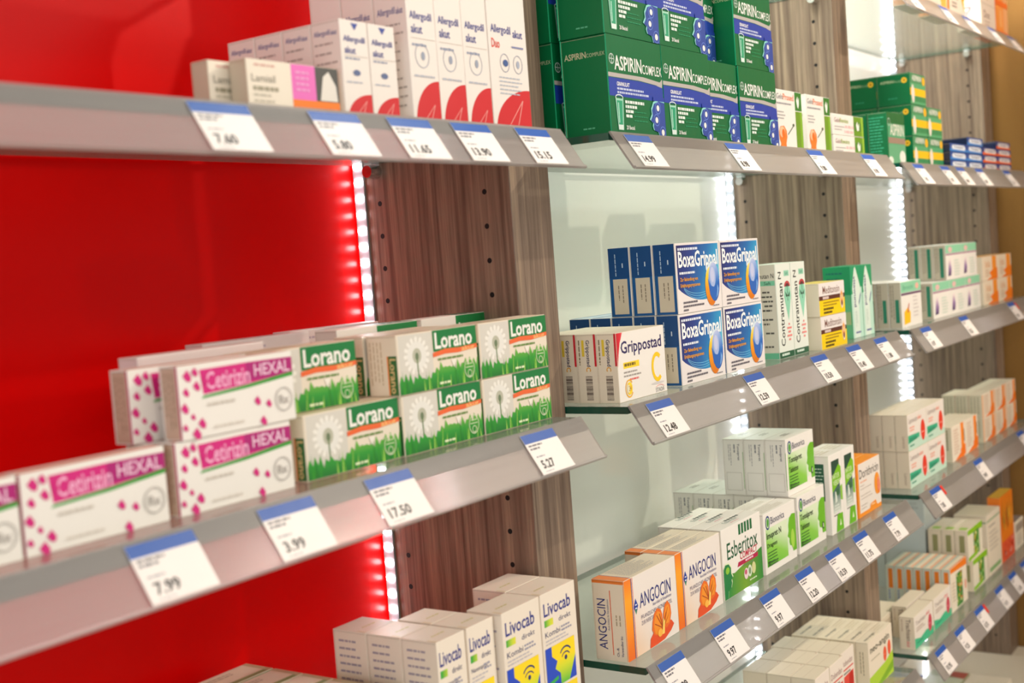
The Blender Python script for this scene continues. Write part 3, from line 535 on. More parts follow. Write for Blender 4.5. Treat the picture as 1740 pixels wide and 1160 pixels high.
@kind('white_tall_back', 118, 98, 20, mat('card_pinkwhite', '#e8dcd8', .4))
def _(a):
    a.on('F'); a.rect(1, 80, 117, 97, '#e2d2ce'); a.words(10, 92, 70, 3, 5, '#bca8b4', .4); a.on('L'); a.words(3, 90, 60, 2, 5, '#b8a8c0', .5, 2, 1)
@kind('neo', 106, 74, 18.8, CREAM)
def _(a):
    a.on('F'); a.rect(.4, 22, 105.6, 73.6, '#efe2cd'); a.poly([(.4, .4), (105.6, .4), (105.6, 34), (70, 26), (.4, 22)], '#b6d93a'); a.poly([(20, .4), (105.6, 20), (105.6, 8), (60, .4)], '#86b822')
    a.text('neo-angin', 8, 52, 84, 13, '#41432f', .03); a.words(10, 46, 44, 1, 3.4, '#b0a890', .5); a.ell(70, 38, 7, 11, '#f05a34'); a.ell(90, 42, 7, 11, '#f05a34'); a.words(66, 38, 8, 1, 2, '#f8b49c', .5)
    a.on('T'); a.text('neo-angin', 8, 4, 42, 6, '#4c4a38', .02); a.rect(54, .6, 55, 18, '#d2c2a4'); a.words(60, 17, 40, 3, 4.4, '#dccdb0', .5)
    a.on('L'); a.words(6, 60, 40, 2, 4, '#b3a68a', .4, 1, 1)
@kind('doben', 51, 87, 33, CREAM)
def _(a):
    a.on('F'); a.rect(.4, .4, 50.6, 86.6, '#f0e4d6'); a.text('Dobendan', 4, 66, 40, 8, '#8a5a5c', .01); a.rect(4, 60, 46, 62, '#dc3a34'); a.words(5, 57, 34, 1, 4, '#6a6a6a', .6); a.poly([(4, 52), (46, 54), (46, 30), (4, 26)], '#e34a3e'); a.ell(36, 40, 9, 14, '#c2201c'); a.rect(4, 20, 46, 24, '#e8847c')
    a.on('L'); w, h = a.dim(); a.rect(.5, 40, w-.5, 58, '#f2c4c0'); a.rect(.5, 52, w-.5, 56, '#e0525a'); a.text('Dobendan', 3, 64, 24, 5, '#8a8084', .0); a.words(3, 60, 22, 1, 3, '#d8787c', .6); a.rect(.5, 10, w-.5, 38, '#e67076')
    a.on('T'); a.rect(.6, 16.4, 50, 16.8, '#c9b89c'); a.ell(47, 3, .9, .9, '#c26a5a')
@kind('herb_orange', 102, 76, 15.4, CREAM)
def _(a):
    a.on('F'); a.rect(.4, .4, 101.6, 75.6, '#f2e6d0'); a.poly([(.4, 75.6), (101.6, 75.6), (101.6, 62), (.4, 68)], '#f47f1e'); a.rect(34, 2, 72, 60, '#3f8a3c'); rg = random.Random(3)
    for i in range(40): a.ell(rg.uniform(36, 70), rg.uniform(8, 58), 3, 3, rg.choice(['#e8c24a', '#e2783a', '#2c7a34', '#8fb83c', '#f0dfa8']), 7, step=(i % 8 == 0))
    a.ell(90, 30, 5, 9, '#f0a088'); a.words(8, 50, 20, 6, 6, '#c9b89c', .4); a.on('L'); w, h = a.dim(); a.rect(.5, .5, w-.5, h-.5, '#cfd8cc'); a.rect(w*.3, h*.48, w*.8, h-5, '#ef8424'); a.words(4, 34, 20, 1, 5, '#8f9ac0', .5, 3, 1)
    a.on('T'); w, h = a.dim(); a.rect(.5, .5, w-.5, 2.6, '#f0863a'); a.rect(.5, h-5, w-.5, h-.6, '#b8c4b8')
@kind('herb_lime', 100, 57, 23, CREAM)
def _(a):
    a.on('F'); a.rect(.4, .4, 99.6, 56.6, '#f2ead4'); a.poly([(.4, 56.6), (99.6, 56.6), (99.6, 44), (.4, 48)], '#8cc820'); a.rect(38, 4, 76, 48, '#58a03c'); rg = random.Random(4)
    for i in range(30): a.ell(rg.uniform(40, 74), rg.uniform(8, 46), 3.4, 3.4, rg.choice(['#e8c24a', '#e2a83a', '#2c7a34', '#8fb83c', '#c4dc9a']), 7, step=(i % 8 == 0))
    a.poly([(.4, 1), (60, 3), (60, 10), (.4, 8)], '#8cc820'); a.on('L'); w, h = a.dim(); a.rect(w*.35, h*.3, w*.75, h*.84, '#9a9a6a'); a.on('T'); a.rect(6, 4, 26, 18, '#a8cf50')
@kind('tall_cream', 100, 114, 60, CREAM)
def _(a):
    a.on('F'); a.rect(.4, 101, 99.6, 104, '#8fae84'); a.words(14, 92, 60, 1, 6, '#8a8278', .4); a.words(14, 80, 70, 5, 8, '#c4b8a8', .35); a.rect(8, 6, 90, 14, '#8cb878'); a.on('T'); a.rect(5, 5, 95, 55, '#e4d8bc'); a.on('L'); a.rect(2, 100, 58, 103, '#8fae84'); a.words(8, 90, 40, 3, 7, '#a8a294', .4)
@kind('tall_orange', 100, 128, 24, mat('card_deep_orange', '#ef7f14', .45))
def _(a):
    a.on('F'); a.rect(.4, .4, 99.6, 40, '#ee5a34'); rg = random.Random(8)
    for i in range(26):
        x = rg.uniform(5, 90); a.poly([(x, rg.uniform(50, 90)), (x+5, rg.uniform(60, 90)), (x+rg.uniform(-6, 10), rg.uniform(100, 132))], rg.choice(['#7a3a14', '#f7a81e', '#c2560f', '#f4c24a']), i % 6 == 0)
    for i in range(16): a.ell(rg.uniform(8, 92), rg.uniform(6, 34), 5, 4, rg.choice(['#f4a08c', '#e03c2c']), 8, step=(i % 8 == 0))
    a.on('T'); a.rect(1, 1, 99, 23, '#e6b23a')
@kind('pale_text', 100, 236, 75, mat('card_paleblue', '#d6e2e4', .45))
def _(a):
    a.on('L'); w, h = a.dim(); a.rect(6, h-14, w-6, h-5, '#b8d2ea'); a.words(10, h-7, 50, 1, 5, '#8fb0dc', .6)
    for i in range(14): a.words(8, h-20-i*8, w-18, 1, 4, '#b3bfc2', .45, i)
@kind('small_plain', 70, 56, 40, CREAM)
def _(a):
    a.on('F'); a.rect(4, 34, 66, 50, '#a89a8c'); a.words(10, 28, 44, 4, 6, '#c0b4a4', .4); a.on('T'); a.rect(2, 2, 68, 38, '#8a7a72')
@kind('yellow_blue', 110, 42, 80, mat('card_navy', '#2f3f8c', .4))
def _(a):
    a.on('T'); a.poly([(4, 4), (90, 4), (70, 60), (10, 50)], '#f5b52a'); a.ell(44, 26, 20, 14, '#f08a1e'); a.on('F'); a.rect(2, 4, 108, 38, '#f2e6d0'); a.on('L'); a.rect(2, 3, 78, 39, '#e6e2dc')
@kind('green_brown', 96, 42, 70, mat('card_sage', '#a8ad84', .45))
def _(a):
    a.on('T'); a.rect(2, 2, 60, 68, '#c9cdb0'); a.poly([(60, 2), (95, 2), (95, 40), (70, 50)], '#b0482c'); a.on('F'); a.rect(60, 2, 95, 40, '#f2c21e'); a.rect(2, 2, 60, 40, '#8f9a6c'); a.on('L'); a.words(6, 34, 50, 4, 7, '#7a8468', .4)
@kind('cream_low', 110, 42, 75, CREAM)
def _(a):
    a.on('T'); a.words(20, 60, 60, 4, 8, '#e2d4bc', .3); a.on('F'); a.words(12, 34, 70, 4, 7, '#d2c2a6', .4)
@kind('orange_cap', 112, 66, 50, CREAM)
def _(a):
    a.on('F'); a.rect(.4, .4, 111.6, 60, '#f2e4d4'); a.poly([(80, 66), (100, 66), (111.6, 40), (111.6, 12), (96, 30)], '#f2b41e'); a.rect(.4, .4, 14, 66, '#f77f14'); a.text('Voltaren', 26, 30, 50, 12, '#6a5a58', .02); a.words(30, 24, 36, 2, 6, '#8a7a74', .5)
    a.on('L'); a.rect(1, 1, 49, 65, '#f7983c')
@kind('diclo', 110, 48, 44, CREAM)
def _(a):
    a.on('F'); a.rect(.4, .4, 109.6, 47.6, '#f4e4d4'); a.text('Doc', 22, 22, 44, 14, '#7a5a5c', .02); a.words(24, 17, 44, 2, 6, '#c8a898', .4); a.on('L'); a.rect(2, 2, 42, 46, '#ecd2be'); a.text('Diclo', 10, 6, 16, 36, '#2c2c5c', .04, -90)
@kind('orange_tall', 96, 58, 44, mat('card_hot_orange', '#ff7a1e', .4))
def _(a):
    a.on('F'); a.rect(.4, 10, 60, 57.6, '#ff9a44'); a.rect(60, .4, 95.6, 57.6, '#f7b27c'); a.rect(30, 18, 46, 50, '#ffb874'); a.rect(.4, .4, 95.6, 10, '#ff6a12'); a.on('T'); a.rect(1, 1, 95, 43, '#ff8a34')
# ------------------------------------------------------------------ placing cartons
def put(k, x, y, z, label, group, yaw=0.0, name='medicine_carton'):
    o = bpy.data.objects.new(name, GET[k][0]()); COL.objects.link(o); o.location = W3(x, y, z)
    if yaw: o.rotation_euler = (0, 0, math.radians(yaw))
    return tag(o, label, 'medicine box', group)
ORD = ['front', 'second', 'third', 'fourth', 'fifth', 'sixth', 'seventh', 'eighth']
def file_(k, x, y, z, n, desc, where, group, gap=.4, start=0):
    """n cartons standing one behind another, the first at the front"""
    D = GET[k][1][2]
    for i in range(n):
        pos = 'frontmost' if i == 0 else ORD[i+start]+' from front'
        put(k, x, y+i*(D+gap), z, f'{desc}, {where}, {pos}', group)
# ------------------------------------------------------------------ setting
def room():
    b = bmesh.new(); bbox(b, (-2.4, -3.4, -.05), (4.0, 1.2, 0)); struct('floor', b, [mat('floor_tile', '#e6ded2', .3)])
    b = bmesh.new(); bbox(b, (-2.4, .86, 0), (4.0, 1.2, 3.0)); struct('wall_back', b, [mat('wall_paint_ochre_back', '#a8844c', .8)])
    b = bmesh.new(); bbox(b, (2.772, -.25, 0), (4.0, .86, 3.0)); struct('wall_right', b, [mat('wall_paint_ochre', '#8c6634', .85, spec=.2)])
    b = bmesh.new(); bbox(b, (-2.4, -3.4, 0), (4.0, -3.3, 3.0)); struct('wall_front', b, [mat('wall_paint_pale', '#dfe4e6', .8)])
room()
XL = [(147, 957), (1024, 1835), (1898, 2700)]            # clear width of the three bays, mm
PAN = [(80, 147), (957, 1024), (1835, 1898), (2700, 2765)]
def panels():
    names = ['far left', 'left', 'middle', 'right']
    for i, (a, b_) in enumerate(PAN):
        b = bmesh.new(); bbox(b, tuple(W3(a, 650, -901.8)), tuple(W3(b_, 858, 1300)), 0, .0008)
        for yy in (679, 806):
            for side, X, s in ((0, a, -1), (1, b_, 1)):
                z = 67-32*30
                while z < 560:
                    if z < -890: z += 32; continue
                    c = W3(X+s*.25, yy, z)
                    r = bmesh.ops.create_circle(b, cap_ends=True, radius=.0026, segments=12, matrix=Matrix.Translation(c) @ Matrix.Rotation(math.radians(90*s), 4, 'Y'))
                    for f in {f for v in r['verts'] for f in v.link_faces}: f.material_index = 1
                    z += 32
        o = mesh_obj('upright_panel', b, [WOOD, DARK])
        lab = ['walnut upright panel with shelf pin holes closing the left bay beyond the picture edge',
               'walnut upright panel with shelf pin holes between the red bay and the middle bay',
               'walnut upright panel with shelf pin holes between the middle and the right bay',
               'walnut upright panel with shelf pin holes at the ochre wall'][i]
        tag(o, lab, 'panel', 'upright panels between the shelf bays')
panels()
def backs():
    red = mat('red_lacquer', '#de0000', .3, noise=.03, scale=3, spec=.1); wht = mat('white_lacquer', '#f4f5f1', .12, noise=.03, scale=3)
    for i, (m, l) in enumerate(((red, 'glossy red back panel behind the left shelf bay'), (wht, 'glossy white back panel behind the middle shelf bay'), (wht, 'glossy white back panel behind the right shelf bay'))):
        b = bmesh.new(); bbox(b, tuple(W3(XL[i][0], 838, -902)), tuple(W3(XL[i][1], 858, 1300)), 0, .0004)
        tag(mesh_obj('back_panel', b, [m]), l, 'panel')
backs()
LED = emit('led_white', (.92, .96, 1.0, 1), 70.0)
def leds():
    alu = mat('led_profile_grey', '#8f9296', .4)
    bm = bmesh.new(); bbox(bm, (-.0042, -.0045, -.0021), (-.002, .0045, .0021), 0, .0007, 1); dm = bpy.data.meshes.new('diode'); bm.to_mesh(dm); bm.free(); dm.materials.append(LED)
    for i, X in enumerate((957, 1835, 2700)):
        t = empty('led_strip', W3(X, 830, -902)); tag(t, ['vertical white LED strip glowing at the right edge of the red back panel', 'vertical white LED strip in the rear corner left of the middle wood panel', 'vertical white LED strip in the rear corner left of the far right wood panel'][i], 'light strip', 'vertical LED strips in the bay corners')
        b = bmesh.new(); bbox(b, (-.002, -.0065, .0), (0, .0065, 1.36)); mesh_obj('housing', b, [alu], parent=t)
        for k in range(84):
            d = bpy.data.objects.new('diode', dm); COL.objects.link(d); d.parent = t; d.location = (0, 0, .016+k*.016)
leds()
# ------------------------------------------------------------------ shelves with price rails
def shelf(i, z, front, label, rail=True, n=0):
    x0, x1 = XL[i]; t = empty('glass_shelf', W3(x0, front, z-7)); tag(t, label, 'shelf', 'glass shelves with clear price rails')
    w = (x1-x0-2)/1000; d = (826-front)/1000; b = bmesh.new(); bbox(b, (.001, 0, 0), (.001+w, d, .007), 0)
    for f in b.faces:
        if abs(f.normal.z) < .5: f.material_index = 1
    mesh_obj('glass_pane', b, [GLASS, EDGE], parent=t)
    if rail:
        prof = [(-.0005, .0075), (-.0020, .0082), (-.0246, -.0262), (-.0262, -.0258), (-.0270, -.0275), (-.0255, -.0292), (-.0236, -.0284), (-.0012, .0058)]
        b = bmesh.new(); ra, rb = .001, w+.001; A = [b.verts.new((ra, y, zz)) for y, zz in prof]; B = [b.verts.new((rb, y, zz)) for y, zz in prof]; n_ = len(prof)
        for k in range(n_): b.faces.new((A[k], A[(k+1) % n_], B[(k+1) % n_], B[k]))
        b.faces.new(A[::-1]); b.faces.new(B); bmesh.ops.recalc_face_normals(b, faces=b.faces[:])
        pr = mesh_obj('price_rail', b, [RAIL], parent=t)
        b = bmesh.new(); pp = [(-.0019, .0065), (-.0090, -.0041), (-.0082, -.0046), (-.0011, .0060)]
        A = [b.verts.new((ra+.001, y, zz)) for y, zz in pp]; B = [b.verts.new((rb-.001, y, zz)) for y, zz in pp]
        for k in range(4): b.faces.new((A[k], A[(k+1) % 4], B[(k+1) % 4], B[k]))
        b.faces.new(A[::-1]); b.faces.new(B); bmesh.ops.recalc_face_normals(b, faces=b.faces[:])
        c = mesh_obj('clip_channel', b, [mat('grey_clip', '#5c5e57', .3)], parent=pr); c['label'] = 'darker grey clip channel along the glass edge'
S = {}
def shelves():
    bay = ['left red bay', 'middle bay', 'right bay']
    lv = ['overhead', 'upper', 'eye-level', 'third', 'bottom']
    for i, zs, fr in ((0, (369, 113, -143.5, -399), 593), (1, (369, 113, -143.5, -394.5, -650), 582), (2, (369, 105, -147, -400, -651), 582)):
        for k, z in enumerate(zs):
            S[(i, k)] = (z, fr)
            shelf(i, z, fr, f'{lv[k]} glass shelf of the {bay[i]} with a clear slanted price rail')
    b = bmesh.new(); bbox(b, tuple(W3(147, 470, -930)), tuple(W3(2768, 838, -902)), 0, .002)
    tag(mesh_obj('countertop', b, [mat('cream_laminate', '#e8dcc4', .18, noise=.04)]), 'cream glossy countertop running below all the glass shelves', 'countertop')
    for i in range(3):
        t = empty('base_cabinet', W3(XL[i][0]-30, 490, -1600)); tag(t, ['cream base cabinet under the left bay', 'cream base cabinet under the middle bay', 'cream base cabinet under the right bay'][i], 'cabinet', 'base cabinets under the countertop')
        w = .86; cm = mat('cabinet_cream', '#ddd2bd', .4)
        b = bmesh.new(); bbox(b, (0, .02, .0), (w, .155, .669), 0, .001); mesh_obj('body', b, [cm], parent=t)
        for s in (0, 1):
            b = bmesh.new(); bbox(b, (.003+s*w/2, 0, .08), (w/2-.003+s*w/2, .019, .66), 0, .001); d = mesh_obj('door', b, [cm], parent=t)
            b = bmesh.new(); bbox(b, (w/2-.03+s*.05, -.02, .5), (w/2-.02+s*.05, 0, .62), 0, .002); mesh_obj('handle', b, [CHROME], parent=d)
shelves()
def supports():
    for (i, k, X, s) in ((0, 1, 957, -1), (1, 1, 1835, -1), (1, 0, 1835, -1), (2, 0, 2700, -1), (2, 1, 2700, -1), (1, 1, 1024, 1), (2, 0, 1898, 1)):
        z = S[(i, k)][0]-7
        for yy, fb in ((676, 'front'), (808, 'rear')):
            t = empty('shelf_support', W3(X, yy, z)); ph = {957: 'left wood panel facing the red bay', 1024: 'left wood panel facing the middle bay', 1835: 'middle wood panel facing the middle bay', 1898: 'middle wood panel facing the right bay', 2700: 'far right wood panel'}[X]
            tag(t, f'{fb} chrome support, {["overhead", "upper"][k]} shelf, {ph}', 'shelf support', 'chrome shelf supports')
            for nm, off, r, ln in (('cup', -.0075, .0075, .014), ('pad', -.0012, .006, .012)):
                b = bmesh.new(); bmesh.ops.create_cone(b, cap_ends=True, segments=20, radius1=r, radius2=r*.8, depth=ln, matrix=Matrix.Translation((s*ln/2, 0, off if nm == 'cup' else .0)) @ Matrix.Rotation(math.radians(90*s), 4, 'Y'))
                if nm == 'pad':
                    b.free(); b = bmesh.new(); bbox(b, (min(0, s*.012), -.005, -.0018), (max(0, s*.012), .005, -.0002), 0, .0003)
                mesh_obj(nm, b, [CHROME if nm == 'cup' else mat('clear_rubber', '#c8ccd0', .3)], parent=t)
supports()
# ------------------------------------------------------------------ price tags
def price_tag(i, k, x, txt, label, red=False, w=50):
    z, fr = S[(i, k)]; sl = math.atan2(.0228, .034)
    a = Art(w, 38.5, .35, CARD); a.on('F'); a.rect(.1, 30, w-.1, 38.4, '#1d56ab'); a.rect(.1, .1, w-.1, 30, '#f1e9e4')
    a.words(3, 28.5, 26, 1, 2.4, '#6a6870', .7); a.words(3, 25.4, 16, 1, 2.4, '#6a6870', .7, 4); a.words(5, 17.5, 15, 1, 2, '#9a98a0', .6); a.words(6, 3, 12, 1, 1.2, '#a8a6ac', .6)
    if txt: a.text(txt, 6, 5.2, 5.2*len(txt)-(2.6 if '.' in txt else 0), 8, '#1c1a1e', .05)
    me = a.build(.05); me.name = 'price_tag'
    if red:
        pass
    o = bpy.data.objects.new('price_tag', me); COL.objects.link(o)
    o.location = W3(x, fr-26.1, z-33.3); o.rotation_euler = (-sl*1.0, 0, 0)
    tag(o, label, 'price tag', 'price tags on the shelf rails')
    if red:
        b = bmesh.new(); bbox(b, (0, -.0004, 0), (.009, 0, .016)); r = mesh_obj('red_marker', b, [ink('#e8352c')], parent=o, loc=((w+2)/1000, 0, .02)); r['label'] = 'small red sticker'
BN = ['left red bay', 'middle bay', 'right bay']; LN = ['overhead', 'upper', 'eye-level', 'third', 'bottom']
TG = [(0, 1, [(525, '7.60'), (630, '5.80'), (712, '11.65'), (789, '13.90'), (878, '15.15')]),
      (0, 2, [(450, '7.99'), (553, '3.99'), (656, '17.50'), (853, '5.27')]),
      (1, 1, [(1045, '14.99'), (1268, '8.98'), (1507, '9.80'), (1709, '8.90')]),
      (1, 2, [(1052, '12.48'), (1278, '12.59'), (1480, '10.50'), (1606, '10.40'), (1719, '11.80')]),
      (1, 3, [(1040, '15.99'), (1157, '9.97'), (1284, '9.97'), (1389, '12.20'), (1489, '10.59'), (1590, '11.75'), (1714, '7.79')]),
      (2, 0, [(1940, '9.95'), (2130, '8.48'), (2275, '7.20'), (2450, '9.90'), (2600, '6.95')]),
      (2, 1, [(1943, '7.45'), (2089, '5.97'), (2183, '6.40'), (2307, '6.80'), (2512, '7.10')]),
      (2, 2, [(1936, '6.97'), (2155, '8.25'), (2496, '9.45')]),
      (2, 3, [(1940, '7.85'), (2200, '8.40'), (2518, '9.60')]),
      (2, 4, [(1923, '10.95'), (2033, '9.25'), (2157, '8.75'), (2297, '9.10'), (2399, '11.30'), (2494, '12.40')])]
PN = ['first', 'second', 'third', 'fourth', 'fifth', 'sixth', 'seventh']
for i, k, L_ in TG:
    for n, (x, t) in enumerate(L_):
        red = (i, k, n) in ((2, 2, 2), (2, 3, 0), (2, 4, 2))
        price_tag(i, k, x, t, f'price tag{" with red marker" if red else ""}, {PN[n]} from left on the {LN[k]} rail of the {BN[i]}', red)
# ------------------------------------------------------------------ cartons, left bay
z = 113
G = 'white nasal spray cartons with red quarter circle'
put('skin_cream', 601, 612, z, 'cream carton with pink, photo and orange blocks, front left of the upper red-bay shelf', 'cream cartons with pink and orange blocks')
put('skin_cream', 584, 630, z, 'cream carton peeking out left behind its twin with pink and orange blocks, upper shelf', 'cream cartons with pink and orange blocks')
file_('allergo_small', 697, 612, z, 4, 'small white spray carton, red quarter circle', 'left file, red bay', 'small white spray cartons')
file_('allergo_small', 728.5, 612, z, 4, 'small white spray carton, red quarter circle', 'right file, red bay', 'small white spray cartons')
for n, x in enumerate((776, 812, 848)): file_('allergo_tall', x, 612, z, 3 if n == 0 else 2, 'tall white spray carton', ['left tall file', 'middle tall file', 'right tall file'][n], 'tall white spray cartons')
put('allergo_duo', 885, 612, z, 'widest tall white spray carton with red Duo lettering beside the wood panel', G)
z = -143.5; g = 'green and cream dandelion cartons'
d = 'dandelion and grass carton with green name block'
put('lorano', 849, 620, z, d+', lower row, rightmost by the wood panel', g)
put('lorano', 742, 620, z, d+', lower row, second from right', g)
put('lorano', 636, 622, z, d+', lower row, leftmost', g)
put('lorano', 848, 619, z+47.3, d+', upper row, rightmost', g)
put('lorano', 739, 618, z+47.3, d+', upper row, second from right', g)
put('lorano', 607, 635, z+47.3, d+', upper row, leftmost, beside the magenta carton', g)
put('lorano', 737, 650, z+47.3, d+', upper row, hidden behind the second from right', g)
put('lorano_top', 752, 690, z+47.3, 'pale dandelion carton with green top patch, behind the upper row, left one', 'pale cartons behind the upper row'); put('lorano', 742, 688, z, d+', lower row, behind, carrying the left pale carton', g)
put('lorano_top', 862, 690, z+47.3, 'pale dandelion carton with green top patch, behind the upper row, right one', 'pale cartons behind the upper row'); put('lorano', 850, 688, z, d+', lower row, behind, carrying the right pale carton', g)
g = 'white and magenta allergy cartons'; d = 'white carton with magenta band and petals'
put('hexal', 518, 618, z, d+', lower one of the front stack', g); put('hexal', 523, 616, z+47.3, d+', upper one of the front stack', g)
put('hexal', 512, 640, z, d+', lower one behind the front stack', g); put('hexal', 505, 641, z+47.3, d+', upper one behind the front stack', g)
put('hexal', 409, 619, z, d+', large blurred one alone at lower left', g); put('hexal', 306, 619, z, d+', cut by the left picture edge', g)
for n, (x, y) in enumerate(((553, 690), (660, 745), (780, 770))): put('white_tall_back', x, y, z, f'pinkish white carton standing at the back behind the green and magenta rows, {["left", "middle", "right"][n]} one', 'pinkish white cartons at the back')
z = -399; g = 'white, yellow and blue spray cartons'
put('livo_tall', 891, 606, z, 'tall white spray carton with yellow-blue profile picture, rightmost beside the wood panel', g); put('livo_tall', 832, 606, z, 'tall white spray carton with yellow-blue profile picture, second from the right', g)
put('livo_tall', 891, 643, z, 'tall white spray carton behind the rightmost one', g); 
file_('livo_short', 751, 612, z, 3, 'narrow white spray carton', 'left narrow file, bottom', 'narrow white spray cartons'); file_('livo_short', 791, 612, z, 2, 'narrow white spray carton', 'right narrow file, bottom', 'narrow white spray cartons')
for n, y in enumerate((640, 674, 708, 742, 777)): put('flat_green_edge', 622, y, z, f'cream carton with green edge at the bottom left, {ORD[n] if n else "foremost"}{" from the front" if n else ""}', 'cream cartons with green edges')
# ------------------------------------------------------------------ middle bay
z = 113; g = 'large green effervescent cartons'; d = 'large green carton with blue head and glass'
put('aspirin', 1047, 590, z, d+', lower row, first from the left', g); put('aspirin', 1158.5, 590, z, d+', lower row, second from the left', g)
put('aspirin', 1267, 606, z, d+', lower row, third, half hidden', g); put('aspirin', 1378.5, 604, z, d+', lower row, fourth, rightmost', g)
put('aspirin', 1046, 590, z+95.4, d+', upper row, first from the left', g); put('aspirin', 1157.5, 591, z+95.4, d+', upper row, second from the left', g)
put('aspirin', 1266, 630, z+95.4, d+', upper row, recessed third', g); put('aspirin', 1377.5, 605, z+95.4, d+', upper row, rightmost', g)
put('aspirin', 1045, 649, z, d+', behind the first lower one', g); put('aspirin', 1044, 649, z+95.4, d+', behind the first upper one', g)
g = 'throat cartons with green right strip'
put('gelo_tall', 1488.8, 606, z, 'upright white carton with orange head and green strip, beside the green cartons', g); put('gelo_tall', 1592, 606, z, 'upright white carton with orange head and green strip, right one of the pair', g)
put('gelo_tall', 1590.5, 625, z, 'upright white carton with green strip directly behind the right one of the pair', g)
put('gelo_flat', 1688, 606, z, 'flat white carton with pink rings, lower of the two stacked', g); put('gelo_flat', 1687, 606, z+29, 'flat white carton with pink rings, upper of the two stacked', g)
z = -143.5
for n in range(4): put('grippostad', 1049+n*.8, 603+n*23.4, z, 'white cold-remedy carton with red corner and yellow C, '+('front one' if n == 0 else ORD[n]+' from the front'), 'white cartons with red corner and yellow C')
g = 'blue cold-remedy cartons with capsule picture'; d = 'blue and white carton with capsule picture'
for n in range(5): put('boxa', 1185, 604+n*27.1, z, d+', lower left file, '+('front' if n == 0 else ORD[n]+' from the front'), g)
for n in range(3): put('boxa', 1187-n*.6, 604+n*27.1, z+75.4, d+', upper left file, '+('front' if n == 0 else ORD[n]+' from the front'), g)
put('boxa', 1297, 604, z, d+', lower right one at the front', g); put('boxa', 1298, 605, z+75.4, d+', upper right one at the front', g); put('boxa', 1298, 632, z+75.4, d+', upper right, behind the front one', g); put('boxa', 1297, 632, z, d+', lower right, behind the front one', g)
put('contra', 1448, 603, z, 'narrow pale mint syrup carton with vertical name, left one', 'pale mint syrup cartons'); put('contra', 1496.8, 603, z, 'narrow pale mint syrup carton with vertical name, right one', 'pale mint syrup cartons')
put('medi', 1557, 590, z, 'yellow and white drops carton, lower of the stacked pair', 'yellow and white drops cartons'); put('medi', 1556, 590, z+43.4, 'yellow and white drops carton, upper of the stacked pair', 'yellow and white drops cartons')
put('vital', 1723, 606, z, 'green and mint carton with leaf shape, left one near the shelf end', 'green and mint leaf cartons'); put('vital', 1769, 606, z, 'green and mint carton with leaf shape, right one near the shelf end', 'green and mint leaf cartons')
z = -394.5; g = 'cream cartons with orange band and flower'
put('angocin', 1032.5, 604, z, 'thick cream carton with orange band and nasturtium flower, leftmost', g)
for n in range(3): put('angocin_slim', 1142.5, 605+n*19.9, z, 'slim cream carton with orange band and flower, '+('front one' if n == 0 else ORD[n]+' from the front'), g)
for n in range(4): put('esber', 1257+n*.4, 606+n*19.9, z, 'white and green carton with five dark bars, '+('front one' if n == 0 else ORD[n]+' from the front'), 'white and green cartons with five dark bars')
put('imupret', 1374, 606, z, 'white carton with lime block and leaf in a head, front', 'white cartons with lime block'); put('imupret', 1374.5, 631, z, 'white carton with lime block, behind its twin with the leaf', 'white cartons with lime block')
g = 'throat tablet cartons with lime head'; d = 'white throat-tablet carton with lime block'
for n in range(6): put('tonsipret', 1480.5, 606+n*29, z, d+', lower file, '+('front' if n == 0 else ORD[n]+' from the front'), g)
for n in range(3): put('tonsipret', 1479, 616+n*29, z+73.4, d+', upper file, '+('front' if n == 0 else ORD[n]+' from the front'), g)
put('verde', 1589, 603, z, 'narrow white and dark green throat spray carton, left one', 'narrow throat spray cartons'); put('verde', 1639, 603, z, 'narrow white and dark green throat spray carton, right one', 'narrow throat spray cartons'); put('verde', 1588, 648, z, 'narrow throat spray carton behind the left one', 'narrow throat spray cartons')
put('dori', 1695, 603, z, 'orange and white lozenge carton, front one', 'orange and white lozenge cartons'); put('dori', 1695.5, 625.6, z, 'orange and white lozenge carton, behind the front one', 'orange and white lozenge cartons')
z = -650; g = 'cream and lime lozenge cartons'
for n in range(6): put('neo', 1708, 606+n*19.1, z, 'cream carton with red lozenges over lime, '+('front one' if n == 0 else ORD[n]+' from the front'), g)
xs = ((1610, 'third'), (1557, 'second'), (1504, 'first'))
for x, c in xs:
    for n in range(3): put('doben', x, (606 if x < 1600 else 610)+n*33.6, z, f'cream and red lozenge carton, {c} column from left, {["front", "middle", "back"][n]} row', 'cream and red lozenge cartons')
# ------------------------------------------------------------------ right bay
z = 369
put('orange_cap', 2088, 590, z, 'cream carton with orange end, left on the overhead shelf', 'orange and cream cartons overhead'); put('orange_cap', 2237, 590, z, 'cream carton with orange end and yellow corner, right of its twin overhead', 'orange and cream cartons overhead')
put('diclo', 2466, 590, z, 'cream carton with dark vertical name on its end, overhead shelf, lower', 'cream cartons with vertical name'); put('diclo', 2466, 590, z+48.4, 'cream carton, upper of the overhead pair with the vertical name', 'cream cartons with vertical name')
for r in range(2): put('orange_tall', 2580, 590, z+r*58.4, 'bright orange carton at the right end of the overhead shelf, '+['lower one', 'upper one'][r], 'bright orange cartons overhead')
z = 105; d = 'green carton with yellow band'
g = 'green cartons with yellow band'
for lv in range(3):
    for n in range(2): put('aspirin_c', 2053, 606+n*54.6, z+lv*50.4, f'{d}, left column, {["bottom", "middle", "top"][lv]} level, {["front", "rear"][n]} one', g)
for lv in range(2): put('aspirin_c', 2139, 606, z+lv*50.4, f'{d}, right column, {["lower", "upper"][lv]} level', g)
for n in range(2): put('aspirin_sachet', 1905, 600+n*30.6, z, 'green carton with large name and light lower half, '+['front of the pair', 'behind its twin'][n], 'green cartons with large name')
g = 'flat blue tablet cartons'
